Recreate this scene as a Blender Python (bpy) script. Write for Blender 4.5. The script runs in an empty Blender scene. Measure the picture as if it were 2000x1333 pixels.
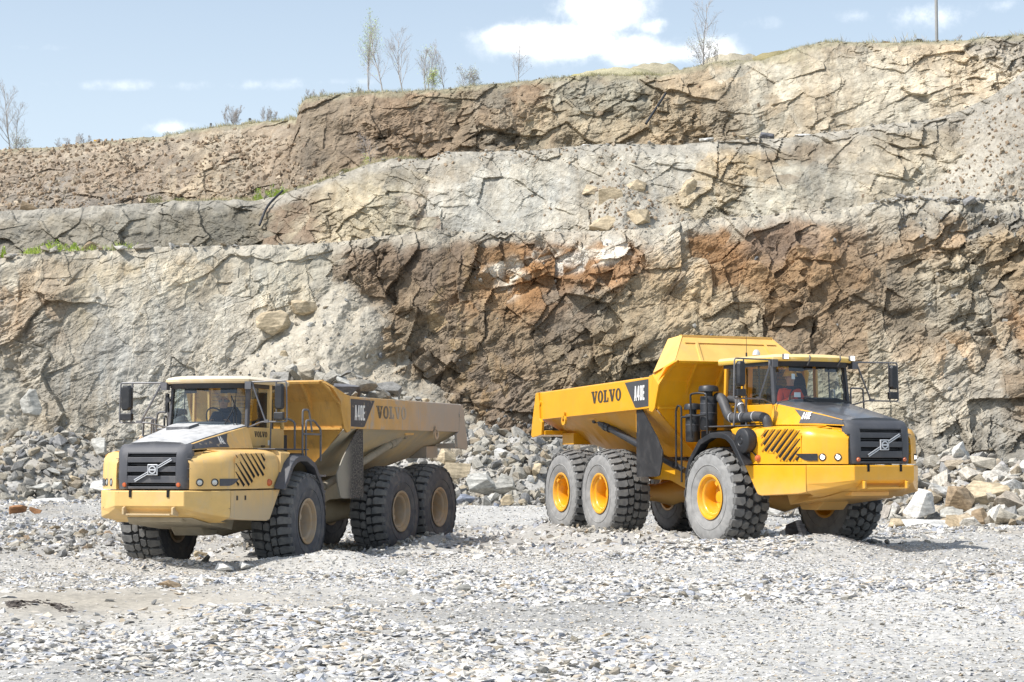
import bpy, bmesh, math, random
import numpy as np
from mathutils import Vector, Matrix, Euler
random.seed(7)
SC = bpy.context.scene
COL = SC.collection
PI = math.pi

# ------------------------------------------------------------------ camera
FPX, HZY, CAMH = 3700.0, 905.0, 1.7          # focal length (px of a 2000 px frame), eye-level row, eye height
PITCH = math.atan((HZY - 666.5) / FPX)
cam_d = bpy.data.cameras.new('camera')
cam_d.sensor_width = 36.0
cam_d.lens = FPX / 2000.0 * 36.0
cam_d.clip_end = 2000.0
cam_d.clip_start = 0.1
cam = bpy.data.objects.new('camera', cam_d)
COL.objects.link(cam)
cam.location = (0, 0, CAMH)
cam.rotation_euler = (PI / 2 + PITCH, 0, 0)
SC.camera = cam

# ------------------------------------------------------------------ sun, sky, exposure
SUNV = Vector((-0.72, -0.36, 1.0)).normalized()
sun_el = math.asin(SUNV.z)
sun_az = math.atan2(SUNV.x, SUNV.y)
sd = bpy.data.lights.new('sun', 'SUN')
sd.energy = 3.9
sd.angle = math.radians(0.5)
sd.color = (1.0, 0.965, 0.92)
sun = bpy.data.objects.new('sun', sd)
COL.objects.link(sun)
sun.rotation_euler = (-SUNV).to_track_quat('-Z', 'Y').to_euler()
SC.view_settings.view_transform = 'Standard'
SC.view_settings.look = 'None'
SC.view_settings.gamma = 1.0
SC.view_settings.use_curve_mapping = False
SC.view_settings.exposure = 0.58

W = bpy.data.worlds.new('World')
SC.world = W
W.use_nodes = True
nt = W.node_tree
nt.nodes.clear()
def wn(t, **k):
    n = nt.nodes.new(t)
    for a, b in k.items(): setattr(n, a, b)
    return n
def wm(op, a, b=None, c=None, clamp=False):
    n = wn('ShaderNodeMath', operation=op, use_clamp=clamp)
    for i, v in enumerate((a, b, c)):
        if v is None: continue
        if isinstance(v, (int, float)): n.inputs[i].default_value = v
        else: nt.links.new(v, n.inputs[i])
    return n.outputs[0]
sky = wn('ShaderNodeTexSky', sky_type='NISHITA', sun_disc=False)
sky.sun_elevation = sun_el
sky.sun_rotation = sun_az
sky.air_density = 1.0
sky.dust_density = 1.6
sky.ozone_density = 1.3
tc = wn('ShaderNodeTexCoord')
sep = wn('ShaderNodeSeparateXYZ')
nt.links.new(tc.outputs['Generated'], sep.inputs[0])
dx, dy, dz = sep.outputs
front = wm('GREATER_THAN', dy, 0.05)
ysafe = wm('MAXIMUM', dy, 0.05)
cu = wm('MULTIPLY', wm('DIVIDE', dx, ysafe), FPX)          # bearing and height of a direction, on a plane ahead
cv = wm('MULTIPLY', wm('DIVIDE', dz, ysafe), FPX)
nz = wn('ShaderNodeTexNoise', noise_dimensions='3D')
nz.inputs['Scale'].default_value = 34.0
nz.inputs['Detail'].default_value = 10.0
nz.inputs['Roughness'].default_value = 0.66
nt.links.new(tc.outputs['Generated'], nz.inputs['Vector'])
total = None
CL = [(1110,72,140,42,1.35),(1185,10,90,55,1.35),(1225,88,95,36,1.1),(1310,98,120,24,.85),(1000,60,80,24,1.05),(1280,42,42,22,.85),(1400,95,55,38,.95),(1190,-60,120,60,1.0),
      (1830,22,110,30,.62),(1690,20,50,18,.5),(1480,35,60,18,.35),(380,160,360,13,.42),(640,153,170,10,.38),(318,246,52,16,.75),(70,85,90,10,.25),(1960,0,60,20,.4),
      (500,-320,300,90,1.0),(-500,60,260,60,.9),(2500,-50,300,90,1.0),(2300,260,200,50,.8)]
for px, py, rx, ry, w in CL:
    a = wm('DIVIDE', wm('SUBTRACT', cu, px - 1000.0), float(rx))
    b = wm('DIVIDE', wm('SUBTRACT', cv, HZY - py), float(ry))
    r2 = wm('ADD', wm('MULTIPLY', a, a), wm('MULTIPLY', b, b))
    g = wm('MULTIPLY', wm('EXPONENT', wm('MULTIPLY', r2, -0.9)), w)
    total = g if total is None else wm('MAXIMUM', total, g)
total = wm('MULTIPLY', total, front)
dens = wm('ADD', total, wm('MULTIPLY', wm('SUBTRACT', nz.outputs['Fac'], 0.5), 2.5))
dens = wm('MULTIPLY', dens, wm('MINIMUM', wm('MULTIPLY', total, 5.0), 1.0))
cmask = wn('ShaderNodeMapRange', interpolation_type='SMOOTHSTEP')
cmask.inputs['From Min'].default_value = 0.18
cmask.inputs['From Max'].default_value = 1.15
nt.links.new(dens, cmask.inputs['Value'])
# thin veil that whitens the sky towards the skyline
veil = wn('ShaderNodeMapRange', interpolation_type='SMOOTHSTEP')
veil.inputs['From Min'].default_value = 0.33
veil.inputs['From Max'].default_value = 0.02
veil.inputs['To Min'].default_value = 0.33
veil.inputs['To Max'].default_value = 0.80
nt.links.new(dz, veil.inputs['Value'])
m1 = wn('ShaderNodeMix', data_type='RGBA')
nt.links.new(veil.outputs[0], m1.inputs['Factor'])
nt.links.new(sky.outputs[0], m1.inputs['A'])
m1.inputs['B'].default_value = (6.2, 7.15, 7.95, 1)
m2 = wn('ShaderNodeMix', data_type='RGBA')
nt.links.new(wm('MULTIPLY', cmask.outputs[0], wm('MINIMUM', wm('MULTIPLY', total, 1.25), 1.0)), m2.inputs['Factor'])
nt.links.new(m1.outputs['Result'], m2.inputs['A'])
m2.inputs['B'].default_value = (10.6, 10.8, 11.0, 1)
bg = wn('ShaderNodeBackground')
bg.inputs['Strength'].default_value = 0.1
nt.links.new(m2.outputs['Result'], bg.inputs['Color'])
wo = wn('ShaderNodeOutputWorld')
nt.links.new(bg.outputs[0], wo.inputs[0])

# ------------------------------------------------------------------ small maths: noise on numpy grids
_rng = np.random.RandomState(11)
_T = [_rng.rand(256, 256) for _ in range(6)]
def vn(x, y, s=0):
    t = _T[s % 6]
    ox = (s * 37) % 256
    xi = np.floor(x).astype(np.int64); yi = np.floor(y).astype(np.int64)
    fx = x - xi; fy = y - yi
    fx = fx * fx * fx * (fx * (fx * 6 - 15) + 10); fy = fy * fy * fy * (fy * (fy * 6 - 15) + 10)
    a = t[(xi + ox) & 255, yi & 255]; b = t[(xi + 1 + ox) & 255, yi & 255]
    c = t[(xi + ox) & 255, (yi + 1) & 255]; d = t[(xi + 1 + ox) & 255, (yi + 1) & 255]
    return (a * (1 - fx) + b * fx) * (1 - fy) + (c * (1 - fx) + d * fx) * fy * 1.0
def fbm(x, y, s=0, o=5, g=0.5, l=2.03):
    r = 0; a = 1.0; t = 0
    for i in range(o):
        r = r + a * (vn(x, y, s + i) - 0.5); t += a
        a *= g; x = x * l + 13.7; y = y * l + 7.1
    return r * 2 / t
def voro(x, y, s=0, jit=0.9):
    xi = np.floor(x).astype(np.int64); yi = np.floor(y).astype(np.int64)
    f1 = np.full(x.shape, 9.0); f2 = np.full(x.shape, 9.0)
    out = [np.zeros(x.shape) for _ in range(5)]
    A, B, Cc, D, E_ = _T[s % 6], _T[(s + 1) % 6], _T[(s + 2) % 6], _T[(s + 3) % 6], _T[(s + 4) % 6]
    o = (s * 53) % 256
    for i in (-1, 0, 1):
        for j in (-1, 0, 1):
            cx = (xi + i + o) & 255; cy = (yi + j + o) & 255
            px = xi + i + 0.5 + jit * (A[cx, cy] - 0.5); py = yi + j + 0.5 + jit * (B[cx, cy] - 0.5)
            ddx = x - px; ddy = y - py
            d = np.sqrt(ddx * ddx + ddy * ddy)
            m = d < f1
            f2 = np.where(m, f1, np.minimum(f2, d))
            f1 = np.where(m, d, f1)
            for k, v in enumerate((Cc[cx, cy], D[cx, cy], E_[cx, cy], ddx, ddy)):
                out[k] = np.where(m, v, out[k])
    return f1, f2, out
def sstep(a, b, x):
    t = np.clip((x - a) / (b - a), 0, 1)
    return t * t * (3 - 2 * t)
def lin(c):
    c = np.asarray(c, float) / 255.0
    return np.where(c <= 0.04045, c / 12.92, ((c + 0.055) / 1.055) ** 2.4)
def ray_slope(py):                      # height gained per metre of distance for a picture row
    v = (666.5 - py)
    return (math.sin(PITCH) * FPX + math.cos(PITCH) * v) / (math.cos(PITCH) * FPX - math.sin(PITCH) * v)
def z_at(py, Y): return CAMH + Y * ray_slope(py)
def x_at(px, py, Y): return Y * (px - 1000.0) / (math.cos(PITCH) * FPX - math.sin(PITCH) * (666.5 - py))

# ------------------------------------------------------------------ materials
def newmat(name):
    m = bpy.data.materials.new(name); m.use_nodes = True
    t = m.node_tree; t.nodes.clear()
    o = t.nodes.new('ShaderNodeOutputMaterial'); p = t.nodes.new('ShaderNodeBsdfPrincipled')
    t.links.new(p.outputs[0], o.inputs[0])
    return m, t, p
def nnode(t, typ, **k):
    n = t.nodes.new(typ)
    for a, b in k.items(): setattr(n, a, b)
    return n
def noise(t, vec, scale, detail=5, rough=.55, dist=0.0):
    n = t.nodes.new('ShaderNodeTexNoise')
    n.inputs['Scale'].default_value = scale; n.inputs['Detail'].default_value = detail
    n.inputs['Roughness'].default_value = rough; n.inputs['Distortion'].default_value = dist
    if vec is not None: t.links.new(vec, n.inputs['Vector'])
    return n.outputs['Fac']
def mrange(t, v, a, b, c=0.0, d=1.0, smooth=True):
    n = t.nodes.new('ShaderNodeMapRange')
    if smooth: n.interpolation_type = 'SMOOTHSTEP'
    for i, x in zip(('From Min', 'From Max', 'To Min', 'To Max'), (a, b, c, d)): n.inputs[i].default_value = x
    t.links.new(v, n.inputs['Value']); return n.outputs[0]
def mmath(t, op, a, b):
    n = t.nodes.new('ShaderNodeMath'); n.operation = op
    for i, v in enumerate((a, b)):
        if isinstance(v, (int, float)): n.inputs[i].default_value = v
        else: t.links.new(v, n.inputs[i])
    return n.outputs[0]
def mixc(t, f, a, b, blend='MIX'):
    n = t.nodes.new('ShaderNodeMix'); n.data_type = 'RGBA'; n.blend_type = blend
    for k, v in (('Factor', f), ('A', a), ('B', b)):
        s = n.inputs[k] if k == 'Factor' else [i for i in n.inputs if i.name == k and i.type == 'RGBA'][0]
        if isinstance(v, (int, float)): s.default_value = v
        elif isinstance(v, (tuple, list)): s.default_value = (v[0], v[1], v[2], 1)
        else: t.links.new(v, s)
    return [o for o in n.outputs if o.type == 'RGBA'][0]
def paint(name, col, rough=.4, metal=0.0, coat=0.0, var=.12, vscale=2.5, dust=None, dscale=3.0, dlo=.45, dhi=.75,
          damt=.6, grad=None, top=None, chips=None, streak=None, bump=0.0, bscale=60, spec=.5):
    """painted / plain surface: slight tone drift, patchy dust, dust that builds along an axis, chips"""
    m, t, p = newmat(name)
    co = nnode(t, 'ShaderNodeTexCoord').outputs['Object']
    n1 = noise(t, co, vscale, 6, .6)
    c = mixc(t, mrange(t, n1, .3, .7), tuple(x * (1 - var) for x in col), tuple(min(1, x * (1 + var)) for x in col))
    ro = None
    dm = None
    if dust:
        dm = mmath(t, 'MULTIPLY', mrange(t, noise(t, co, dscale, 8, .65, .4), dlo, dhi), damt)
    if grad:
        ax, a, b, amt = grad
        s = nnode(t, 'ShaderNodeSeparateXYZ'); t.links.new(co, s.inputs[0])
        v = mmath(t, 'ADD', s.outputs[ax], mmath(t, 'MULTIPLY', mmath(t, 'SUBTRACT', noise(t, co, 1.6, 7, .7), .5), (b - a) * .9))
        gm = mmath(t, 'MULTIPLY', mrange(t, v, a, b) if a < b else mmath(t, 'SUBTRACT', 1.0, mrange(t, v, b, a)), amt)
        dm = gm if dm is None else mmath(t, 'MAXIMUM', dm, gm)
    if top:
        g = nnode(t, 'ShaderNodeNewGeometry'); s = nnode(t, 'ShaderNodeSeparateXYZ'); t.links.new(g.outputs['Normal'], s.inputs[0])
        tm = mmath(t, 'MULTIPLY', mrange(t, s.outputs[2], .35, .9), top)
        tm = mmath(t, 'MULTIPLY', tm, mrange(t, noise(t, co, 5, 6, .6), .25, .6, .55, 1.0))
        dm = tm if dm is None else mmath(t, 'MAXIMUM', dm, tm)
    if dm is not None:
        c = mixc(t, dm, c, dust or (.3, .27, .22))
        t.links.new(mrange(t, dm, 0, 1, rough, .9, False), p.inputs['Roughness'])
    else:
        t.links.new(mrange(t, n1, .3, .7, rough * .85, min(1, rough * 1.15)), p.inputs['Roughness'])
    if streak:
        mp = nnode(t, 'ShaderNodeMapping'); mp.inputs['Scale'].default_value = (7, 7, .55); t.links.new(co, mp.inputs[0])
        sm = mmath(t, 'MULTIPLY', mrange(t, noise(t, mp.outputs[0], 1.6, 6, .6), .50, .72), streak[1])
        c = mixc(t, sm, c, streak[0])
    if chips:
        cm = mrange(t, noise(t, co, chips[1], 9, .75, .6), chips[2], chips[2] + .05)
        c = mixc(t, cm, c, chips[0])
    t.links.new(c, p.inputs['Base Color'])
    p.inputs['Metallic'].default_value = metal
    p.inputs['Coat Weight'].default_value = coat
    p.inputs['Coat Roughness'].default_value = .15
    p.inputs['Specular IOR Level'].default_value = spec
    if bump:
        bn = t.nodes.new('ShaderNodeBump'); bn.inputs['Strength'].default_value = bump; bn.inputs['Distance'].default_value = .01
        t.links.new(noise(t, co, bscale, 6, .6), bn.inputs['Height']); t.links.new(bn.outputs[0], p.inputs['Normal'])
    return m
def emit(name, col, s):
    m, t, p = newmat(name)
    p.inputs['Base Color'].default_value = (.8, .8, .8, 1)
    p.inputs['Emission Color'].default_value = (*col, 1); p.inputs['Emission Strength'].default_value = s
    return m
def glassmat(name, tint, gloss=.12):
    m = bpy.data.materials.new(name); m.use_nodes = True
    t = m.node_tree; t.nodes.clear()
    o = t.nodes.new('ShaderNodeOutputMaterial'); tr = t.nodes.new('ShaderNodeBsdfTransparent'); gl = t.nodes.new('ShaderNodeBsdfGlossy')
    tr.inputs[0].default_value = (*tint, 1); gl.inputs['Roughness'].default_value = .02
    lw = t.nodes.new('ShaderNodeLayerWeight'); lw.inputs[0].default_value = .5; fz = mmath(t, 'MULTIPLY', mmath(t, 'POWER', lw.outputs['Facing'], 4.0), .55)
    mx = t.nodes.new('ShaderNodeMixShader')
    t.links.new(mmath(t, 'ADD', fz, gloss), mx.inputs[0]); t.links.new(tr.outputs[0], mx.inputs[1]); t.links.new(gl.outputs[0], mx.inputs[2])
    t.links.new(mx.outputs[0], o.inputs[0]); return m

# ------------------------------------------------------------------ object helpers
def tag(o, label=None, cat=None, group=None, kind=None):
    if label: o['label'] = label
    if cat: o['category'] = cat
    if group: o['group'] = group
    if kind: o['kind'] = kind
    return o
def link(o, parent=None, M=None):
    COL.objects.link(o)
    if parent is not None: o.parent = parent
    if M is not None: o.matrix_local = M
    return o
def empty(name, M):
    o = bpy.data.objects.new(name, None); o.empty_display_size = .3
    COL.objects.link(o); o.matrix_world = M; return o
class MB:
    """collects shapes, becomes one mesh object"""
    def __init__(s): s.v = []; s.f = []; s.m = []
    def add(s, vs, fs, m=0):
        b = len(s.v); s.v += [tuple(map(float, q)) for q in vs]
        s.f += [tuple(b + i for i in f) for f in fs]; s.m += [m] * len(fs); return s
    def box(s, x0, x1, y0, y1, z0, z1, m=0):
        v = [(x, y, z) for z in (z0, z1) for x, y in ((x0, y0), (x1, y0), (x1, y1), (x0, y1))]
        return s.add(v, [(3, 2, 1, 0), (4, 5, 6, 7), (0, 1, 5, 4), (1, 2, 6, 5), (2, 3, 7, 6), (3, 0, 4, 7)], m)
    def prism(s, poly, ax, a, b, m=0):
        """poly: 2-D points in the plane across axis ax (0:yz 1:xz 2:xy)"""
        n = len(poly)
        def P(p, t): return {0: (t, p[0], p[1]), 1: (p[0], t, p[1]), 2: (p[0], p[1], t)}[ax]
        v = [P(p, a) for p in poly] + [P(p, b) for p in poly]
        f = [tuple(range(n))[::-1], tuple(range(n, 2 * n))] + [(i, (i + 1) % n, n + (i + 1) % n, n + i) for i in range(n)]
        return s.add(v, f, m)
    def rings(s, rings, closed=True, cap=True, m=0):
        n = len(rings[0]); v = [p for r in rings for p in r]; f = []
        k = n if closed else n - 1
        for r in range(len(rings) - 1):
            for i in range(k):
                f.append((r * n + i, r * n + (i + 1) % n, (r + 1) * n + (i + 1) % n, (r + 1) * n + i))
        if cap and closed:
            f.append(tuple(range(n))[::-1]); f.append(tuple((len(rings) - 1) * n + i for i in range(n)))
        return s.add(v, f, m)
    def tube(s, pts, r, n=8, m=0, cap=True):
        pts = [Vector(p) for p in pts]; R = []
        rr = r if isinstance(r, (list, tuple)) else [r] * len(pts)
        up = None
        for i, p in enumerate(pts):
            d = (pts[min(i + 1, len(pts) - 1)] - pts[max(i - 1, 0)]).normalized()
            if up is None: up = d.orthogonal().normalized()
            else:
                up = (up - d * up.dot(d))
                up = up.normalized() if up.length > 1e-5 else d.orthogonal().normalized()
            w = d.cross(up)
            R.append([p + (up * math.cos(2 * PI * k / n) + w * math.sin(2 * PI * k / n)) * rr[i] for k in range(n)])
        return s.rings(R, True, cap, m)
    def lathe(s, prof, c, ax, n=32, m=0, cap=False):
        """prof: (radius, offset along axis) pairs"""
        ax = Vector(ax).normalized(); u = ax.orthogonal().normalized(); w = ax.cross(u); c = Vector(c)
        R = [[c + ax * o + (u * math.cos(2 * PI * k / n) + w * math.sin(2 * PI * k / n)) * r for k in range(n)] for r, o in prof]
        return s.rings(R, True, cap, m)
    def mesh(s, name, mats, smooth=None):
        me = bpy.data.meshes.new(name)
        me.from_pydata(s.v, [], s.f)
        for q in (mats if isinstance(mats, (list, tuple)) else [mats]): me.materials.append(q)
        me.polygons.foreach_set('material_index', s.m)
        if smooth is not None:
            me.polygons.foreach_set('use_smooth', [True] * len(me.polygons))
            me.set_sharp_from_angle(angle=math.radians(smooth))
        me.validate(); me.update()
        return me
    def fixn(s): s._fix = True; return s
    def obj(s, name, mats, parent=None, M=None, smooth=None, bevel=0, fix=True):
        me = s.mesh(name, mats, smooth)
        if fix:
            bm = bmesh.new(); bm.from_mesh(me); bmesh.ops.recalc_face_normals(bm, faces=bm.faces); bm.to_mesh(me); bm.free()
        o = bpy.data.objects.new(name, me); link(o, parent, M)
        if bevel:
            b = o.modifiers.new('bevel', 'BEVEL'); b.width = bevel; b.segments = 2; b.limit_method = 'ANGLE'; b.angle_limit = math.radians(35)
            b.harden_normals = False
        return o
def arc(c, r, a0, a1, n, pl):
    """points on an arc, pl(u, v) -> 3-D"""
    return [pl(c[0] + r * math.cos(math.radians(a0 + (a1 - a0) * i / n)), c[1] + r * math.sin(math.radians(a0 + (a1 - a0) * i / n))) for i in range(n + 1)]
def bentpath(pts, r=.06, n=4):
    """polyline with rounded corners"""
    P = [Vector(p) for p in pts]; out = [P[0]]
    for i in range(1, len(P) - 1):
        a = (P[i - 1] - P[i]); b = (P[i + 1] - P[i]); k = min(r, a.length * .45, b.length * .45)
        A = P[i] + a.normalized() * k; B = P[i] + b.normalized() * k
        for j in range(n + 1):
            t = j / n; out.append(A * (1 - t) ** 2 + P[i] * 2 * t * (1 - t) + B * t * t)
    out.append(P[-1]); return out

# letter outlines, height 1
def ell(cx, cy, rx, ry, n=24): return [(cx + rx * math.cos(2 * PI * k / n), cy + ry * math.sin(2 * PI * k / n)) for k in range(n)]
def rrect(x0, x1, y0, y1, r, n=4):
    o = []
    for cx, cy, a in ((x1 - r, y1 - r, 0), (x0 + r, y1 - r, 90), (x0 + r, y0 + r, 180), (x1 - r, y0 + r, 270)):
        o += [(cx + r * math.cos(math.radians(a + 90 * k / n)), cy + r * math.sin(math.radians(a + 90 * k / n))) for k in range(n + 1)]
    return o
GL = {
 'V': (1.0, [[(0,1),(.47,1),(.47,.88),(.40,.88),(.56,.36),(.71,.88),(.61,.88),(.61,1),(.98,1),(.98,.88),(.89,.88),(.64,0),(.39,0),(.10,.88),(0,.88)]]),
 'O': (.92, [ell(.45,.5,.43,.52), ell(.45,.5,.16,.39)]),
 'L': (.84, [[(0,1),(.5,1),(.5,.88),(.40,.88),(.40,.12),(.60,.12),(.65,.36),(.78,.36),(.76,0),(0,0),(0,.12),(.12,.12),(.12,.88),(0,.88)]]),
 'A': (.50, [[(0,0),(.14,1),(.34,1),(.48,0),(.32,0),(.295,.2),(.185,.2),(.16,0)], [(.205,.34),(.275,.34),(.24,.74)]]),
 '4': (.49, [[(0,.22),(0,.36),(.2,1),(.38,1),(.38,.36),(.46,.36),(.46,.22),(.38,.22),(.38,0),(.22,0),(.22,.22)], [(.12,.36),(.22,.36),(.22,.72)]]),
 '0': (.46, [rrect(0,.42,0,1,.12), rrect(.16,.26,.15,.85,.04)]),
 'E': (.42, [[(0,0),(0,1),(.38,1),(.38,.84),(.16,.84),(.16,.58),(.34,.58),(.34,.43),(.16,.43),(.16,.16),(.38,.16),(.38,0)]]),
}
def lettering(name, text, mat, parent, M, O, U, V, h, width, th=.003):
    """flat lettering: O lower left corner, U reading direction, V up"""
    cu_ = bpy.data.curves.new(name, 'CURVE'); cu_.dimensions = '2D'; cu_.fill_mode = 'BOTH'; cu_.extrude = th / 2
    gap = .07 if 'A' in text else .02; tw = sum(GL[c][0] + gap for c in text) - gap; x = 0
    for c in text:
        for pl in GL[c][1]:
            sp = cu_.splines.new('POLY'); sp.points.add(len(pl) - 1); sp.use_cyclic_u = True
            for q, (a, b) in zip(sp.points, pl): q.co = ((x + a) / tw * width, b * h, 0, 1)
        x += GL[c][0] + gap
    tmp = bpy.data.objects.new('tmp', cu_)
    me = bpy.data.meshes.new_from_object(tmp)
    bpy.data.objects.remove(tmp); bpy.data.curves.remove(cu_)
    O, U, V = Vector(O), Vector(U).normalized(), Vector(V).normalized()
    N = U.cross(V)
    for v in me.vertices: v.co = O + U * v.co.x + V * v.co.y + N * v.co.z
    me.materials.clear(); me.materials.append(mat); me.name = name
    o = bpy.data.objects.new(name, me); link(o, parent, M); return o
# ================================================================== ground
GP = np.array([(-5.4,35.6,-.28),(-7.5,36.5,-.26),(-4.2,35.4,-.28),(-2.6,41.5,-.12),(-1.9,43.2,-.08),(5,37,.09),(3.2,41,.08),(2.4,43,.07),(7,37,.10),(9.5,37,.12),
    (-9,31,-.12),(0,35,.0),(0,31,.0),(8,31,.02),(4,33,.05),(-16,62,.53),(-8,62,.48),(0,57,.40),(8,54,.24),(12,46,.10),(20,46,.10),(-14,46,.12),(-10,40,-.1),(0,46,.12),(14,36,.1),(-16,34,-.1),
    (-20,20,0),(-8,22,0),(0,22,0),(8,22,0),(20,22,0),(0,10,0),(30,60,.4),(-30,60,.4),(0,-30,0),(0,80,.5),(60,60,.4),(-60,60,.4)], float)
def ground_z(x, y, fine=True):
    x = np.asarray(x, float); y = np.asarray(y, float)
    num = 0; den = 0
    for a, b, c in GP:
        w = 1.0 / (((x - a) ** 2 + (y - b) ** 2) ** 1.6 + .35); num = num + w * c; den = den + w
    z = num / den
    # loose windrows pushed up in front of the machines
    def ridge(x0, y0, x1, y1, h, w):
        L = math.hypot(x1 - x0, y1 - y0); t = np.clip(((x - x0) * (x1 - x0) + (y - y0) * (y1 - y0)) / L ** 2, 0, 1)
        d = np.hypot(x - x0 - t * (x1 - x0), y - y0 - t * (y1 - y0)); return h * np.exp(-(d / w) ** 2)
    z = z + ridge(3.0, 34.4, 5.6, 34.2, .24, .75) + ridge(5.6, 34.2, 9.6, 34.6, .10, .7) + ridge(-8.6, 33.7, -3.2, 33.9, .25, .75) + ridge(-3.2, 34.2, -1.5, 39.6, .16, .9) + ridge(-1.5, 39.6, .6, 41.2, .17, .7) + ridge(.6, 41.0, 3.4, 38.4, .20, .6) + ridge(10, 36.4, 14, 38, .12, 1.0)
    # rubble heaps against the foot of the face
    yl = np.interp(x, [-40, -17, -12, -9, -6, -1, 3, 8, 11, 13, 16, 40], [60, 60.5, 61.5, 62.5, 61, 56.5, 57, 55, 49, 47.2, 46.5, 46])
    hh = np.interp(x, [-40, -17, -14, -10, -7, -3.5, -1, 2.5, 6, 9, 12, 15, 18, 40], [2.0, 2.0, 1.9, 1.2, .8, 1.5, 2.35, 2.2, 1.8, 1.5, 1.5, 1.35, 1.25, 1.6])
    ww = np.interp(x, [-12, 0, 12, 16], [5.0, 5.0, 6.5, 5.0])
    s = sstep(0, 1, (y - yl + .5 * fbm(x / 2.2, y / 2.2, 3, 3)) / ww)
    z = z + hh * s * (.82 + .5 * fbm(x / 3.1, y / 3.1, 5, 4))
    z = z + .07 * fbm(x / 2.6, y / 3.4, 1, 3) * sstep(12, 24, y)
    if fine:
        tr = .075 * fbm(x / 1.0, y / 1.2, 2, 4) + .02 * fbm(x / .22, y / .22, 4, 3)
        z = z + tr * (1 + 2.5 * s)
    return z
def sheet(name, X, Y, Z, colr=None, mat=None, smooth=True):
    ny, nx = X.shape
    co = np.stack([X, Y, Z], -1).reshape(-1, 3).astype(np.float32)
    idx = np.arange(nx * ny).reshape(ny, nx)
    q = np.stack([idx[:-1, :-1], idx[:-1, 1:], idx[1:, 1:], idx[1:, :-1]], -1).reshape(-1, 4).astype(np.int32)
    me = bpy.data.meshes.new(name)
    me.vertices.add(len(co)); me.vertices.foreach_set('co', co.ravel())
    me.loops.add(q.size); me.loops.foreach_set('vertex_index', q.ravel())
    me.polygons.add(len(q)); me.polygons.foreach_set('loop_start', np.arange(0, q.size, 4, dtype=np.int32))
    me.polygons.foreach_set('use_smooth', np.full(len(q), smooth))
    me.update(calc_edges=True)
    if colr is not None:
        a = me.color_attributes.new('tone', 'FLOAT_COLOR', 'POINT')
        c4 = np.ones((len(co), 4), np.float32); c4[:, :3] = colr.reshape(-1, 3); a.data.foreach_set('color', c4.ravel())
    me.materials.append(mat)
    o = bpy.data.objects.new(name, me); COL.objects.link(o); return o
def earthmat(name, grain=6.0, bump=.35, speck=.22, bd=.03):
    m, t, p = newmat(name)
    co = nnode(t, 'ShaderNodeTexCoord').outputs['Object']
    at = nnode(t, 'ShaderNodeAttribute', attribute_name='tone').outputs['Color']
    f1 = noise(t, co, grain, 9, .68, .3); f2 = noise(t, co, grain * 7, 6, .7)
    c = mixc(t, 1.0, at, mixc(t, mrange(t, f1, .28, .72, 0, 1), (1 - speck * 1.3,) * 3, (1 + speck, 1 + speck * .97, 1 + speck * .9)), 'MULTIPLY')
    c = mixc(t, 1.0, c, mixc(t, mrange(t, f2, .25, .75), (1 - speck,) * 3, (1 + speck,) * 3), 'MULTIPLY')
    t.links.new(c, p.inputs['Base Color']); p.inputs['Roughness'].default_value = .93; p.inputs['Specular IOR Level'].default_value = .2
    b1 = nnode(t, 'ShaderNodeBump'); b1.inputs['Strength'].default_value = bump; b1.inputs['Distance'].default_value = bd
    h = mmath(t, 'ADD', f1, mmath(t, 'MULTIPLY', f2, .35))
    t.links.new(h, b1.inputs['Height']); t.links.new(b1.outputs[0], p.inputs['Normal'])
    return m
ys = np.concatenate([[-150, -60, -20, -5, 4, 9], np.arange(12, 16, .12), np.geomspace(16, 33, 110), np.arange(33.1, 48, .085), np.arange(48, 72, .14), [75, 90, 140, 220]])
xs = np.concatenate([[-220, -120, -60, -36], np.arange(-27, 27.01, .125), [36, 60, 120, 220]])
GX, GY = np.meshgrid(xs, ys)
GZ = ground_z(GX, GY)
GZ = np.where(GY > 74, .5, GZ)
g1 = fbm(GX / 1.7, GY / 2.6, 2, 5); g2 = fbm(GX / 5, GY / 7, 4, 4)
base = lin((187, 185, 180)) * .80
colr = base[None, None, :] * (1 + .22 * g1 + .25 * g2)[..., None]
# compacted pale strip across the left foreground
def pxmask(cx, cy, rx, ry, soft=1.0):
    px = 1000 + FPX * GX / np.maximum(GY, 1); py = HZY + FPX * (CAMH - GZ) / np.maximum(GY, 1)
    return np.exp(-(((px - cx) / rx) ** 2 + ((py - cy) / ry) ** 2) ** soft)
sandy = np.clip(pxmask(200, 1172, 450, 42) + .7 * pxmask(330, 1100, 260, 20) * .5, 0, 1) * np.where(GY > 2, 1, 0)
colr = colr * (1 - sandy[..., None] * .75) + (lin((196, 186, 168)) * .74)[None, None, :] * (1 + .15 * g1[..., None]) * sandy[..., None] * .75
wet = sstep(.12, .5, pxmask(110, 1178, 95, 9) * (1 + 2.4 * fbm(GX / .35, GY / .8, 1, 5)) * np.where(GY > 2, 1, 0))

tan = sstep(.05, .45, fbm(GX / 3, GY / 4, 3, 4)) * sstep(30, 44, GY)
colr = colr * (1 - .5 * tan[..., None]) + lin((178, 168, 152))[None, None, :] * .75 * .5 * tan[..., None]
MAT_GROUND = earthmat('crushed_stone_ground', 9, .5, .2, .03)
ground = tag(sheet('ground', GX, GY, GZ, colr, MAT_GROUND), kind='structure')
def gz(x, y): return float(ground_z(np.array([x]), np.array([y]))[0])

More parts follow.
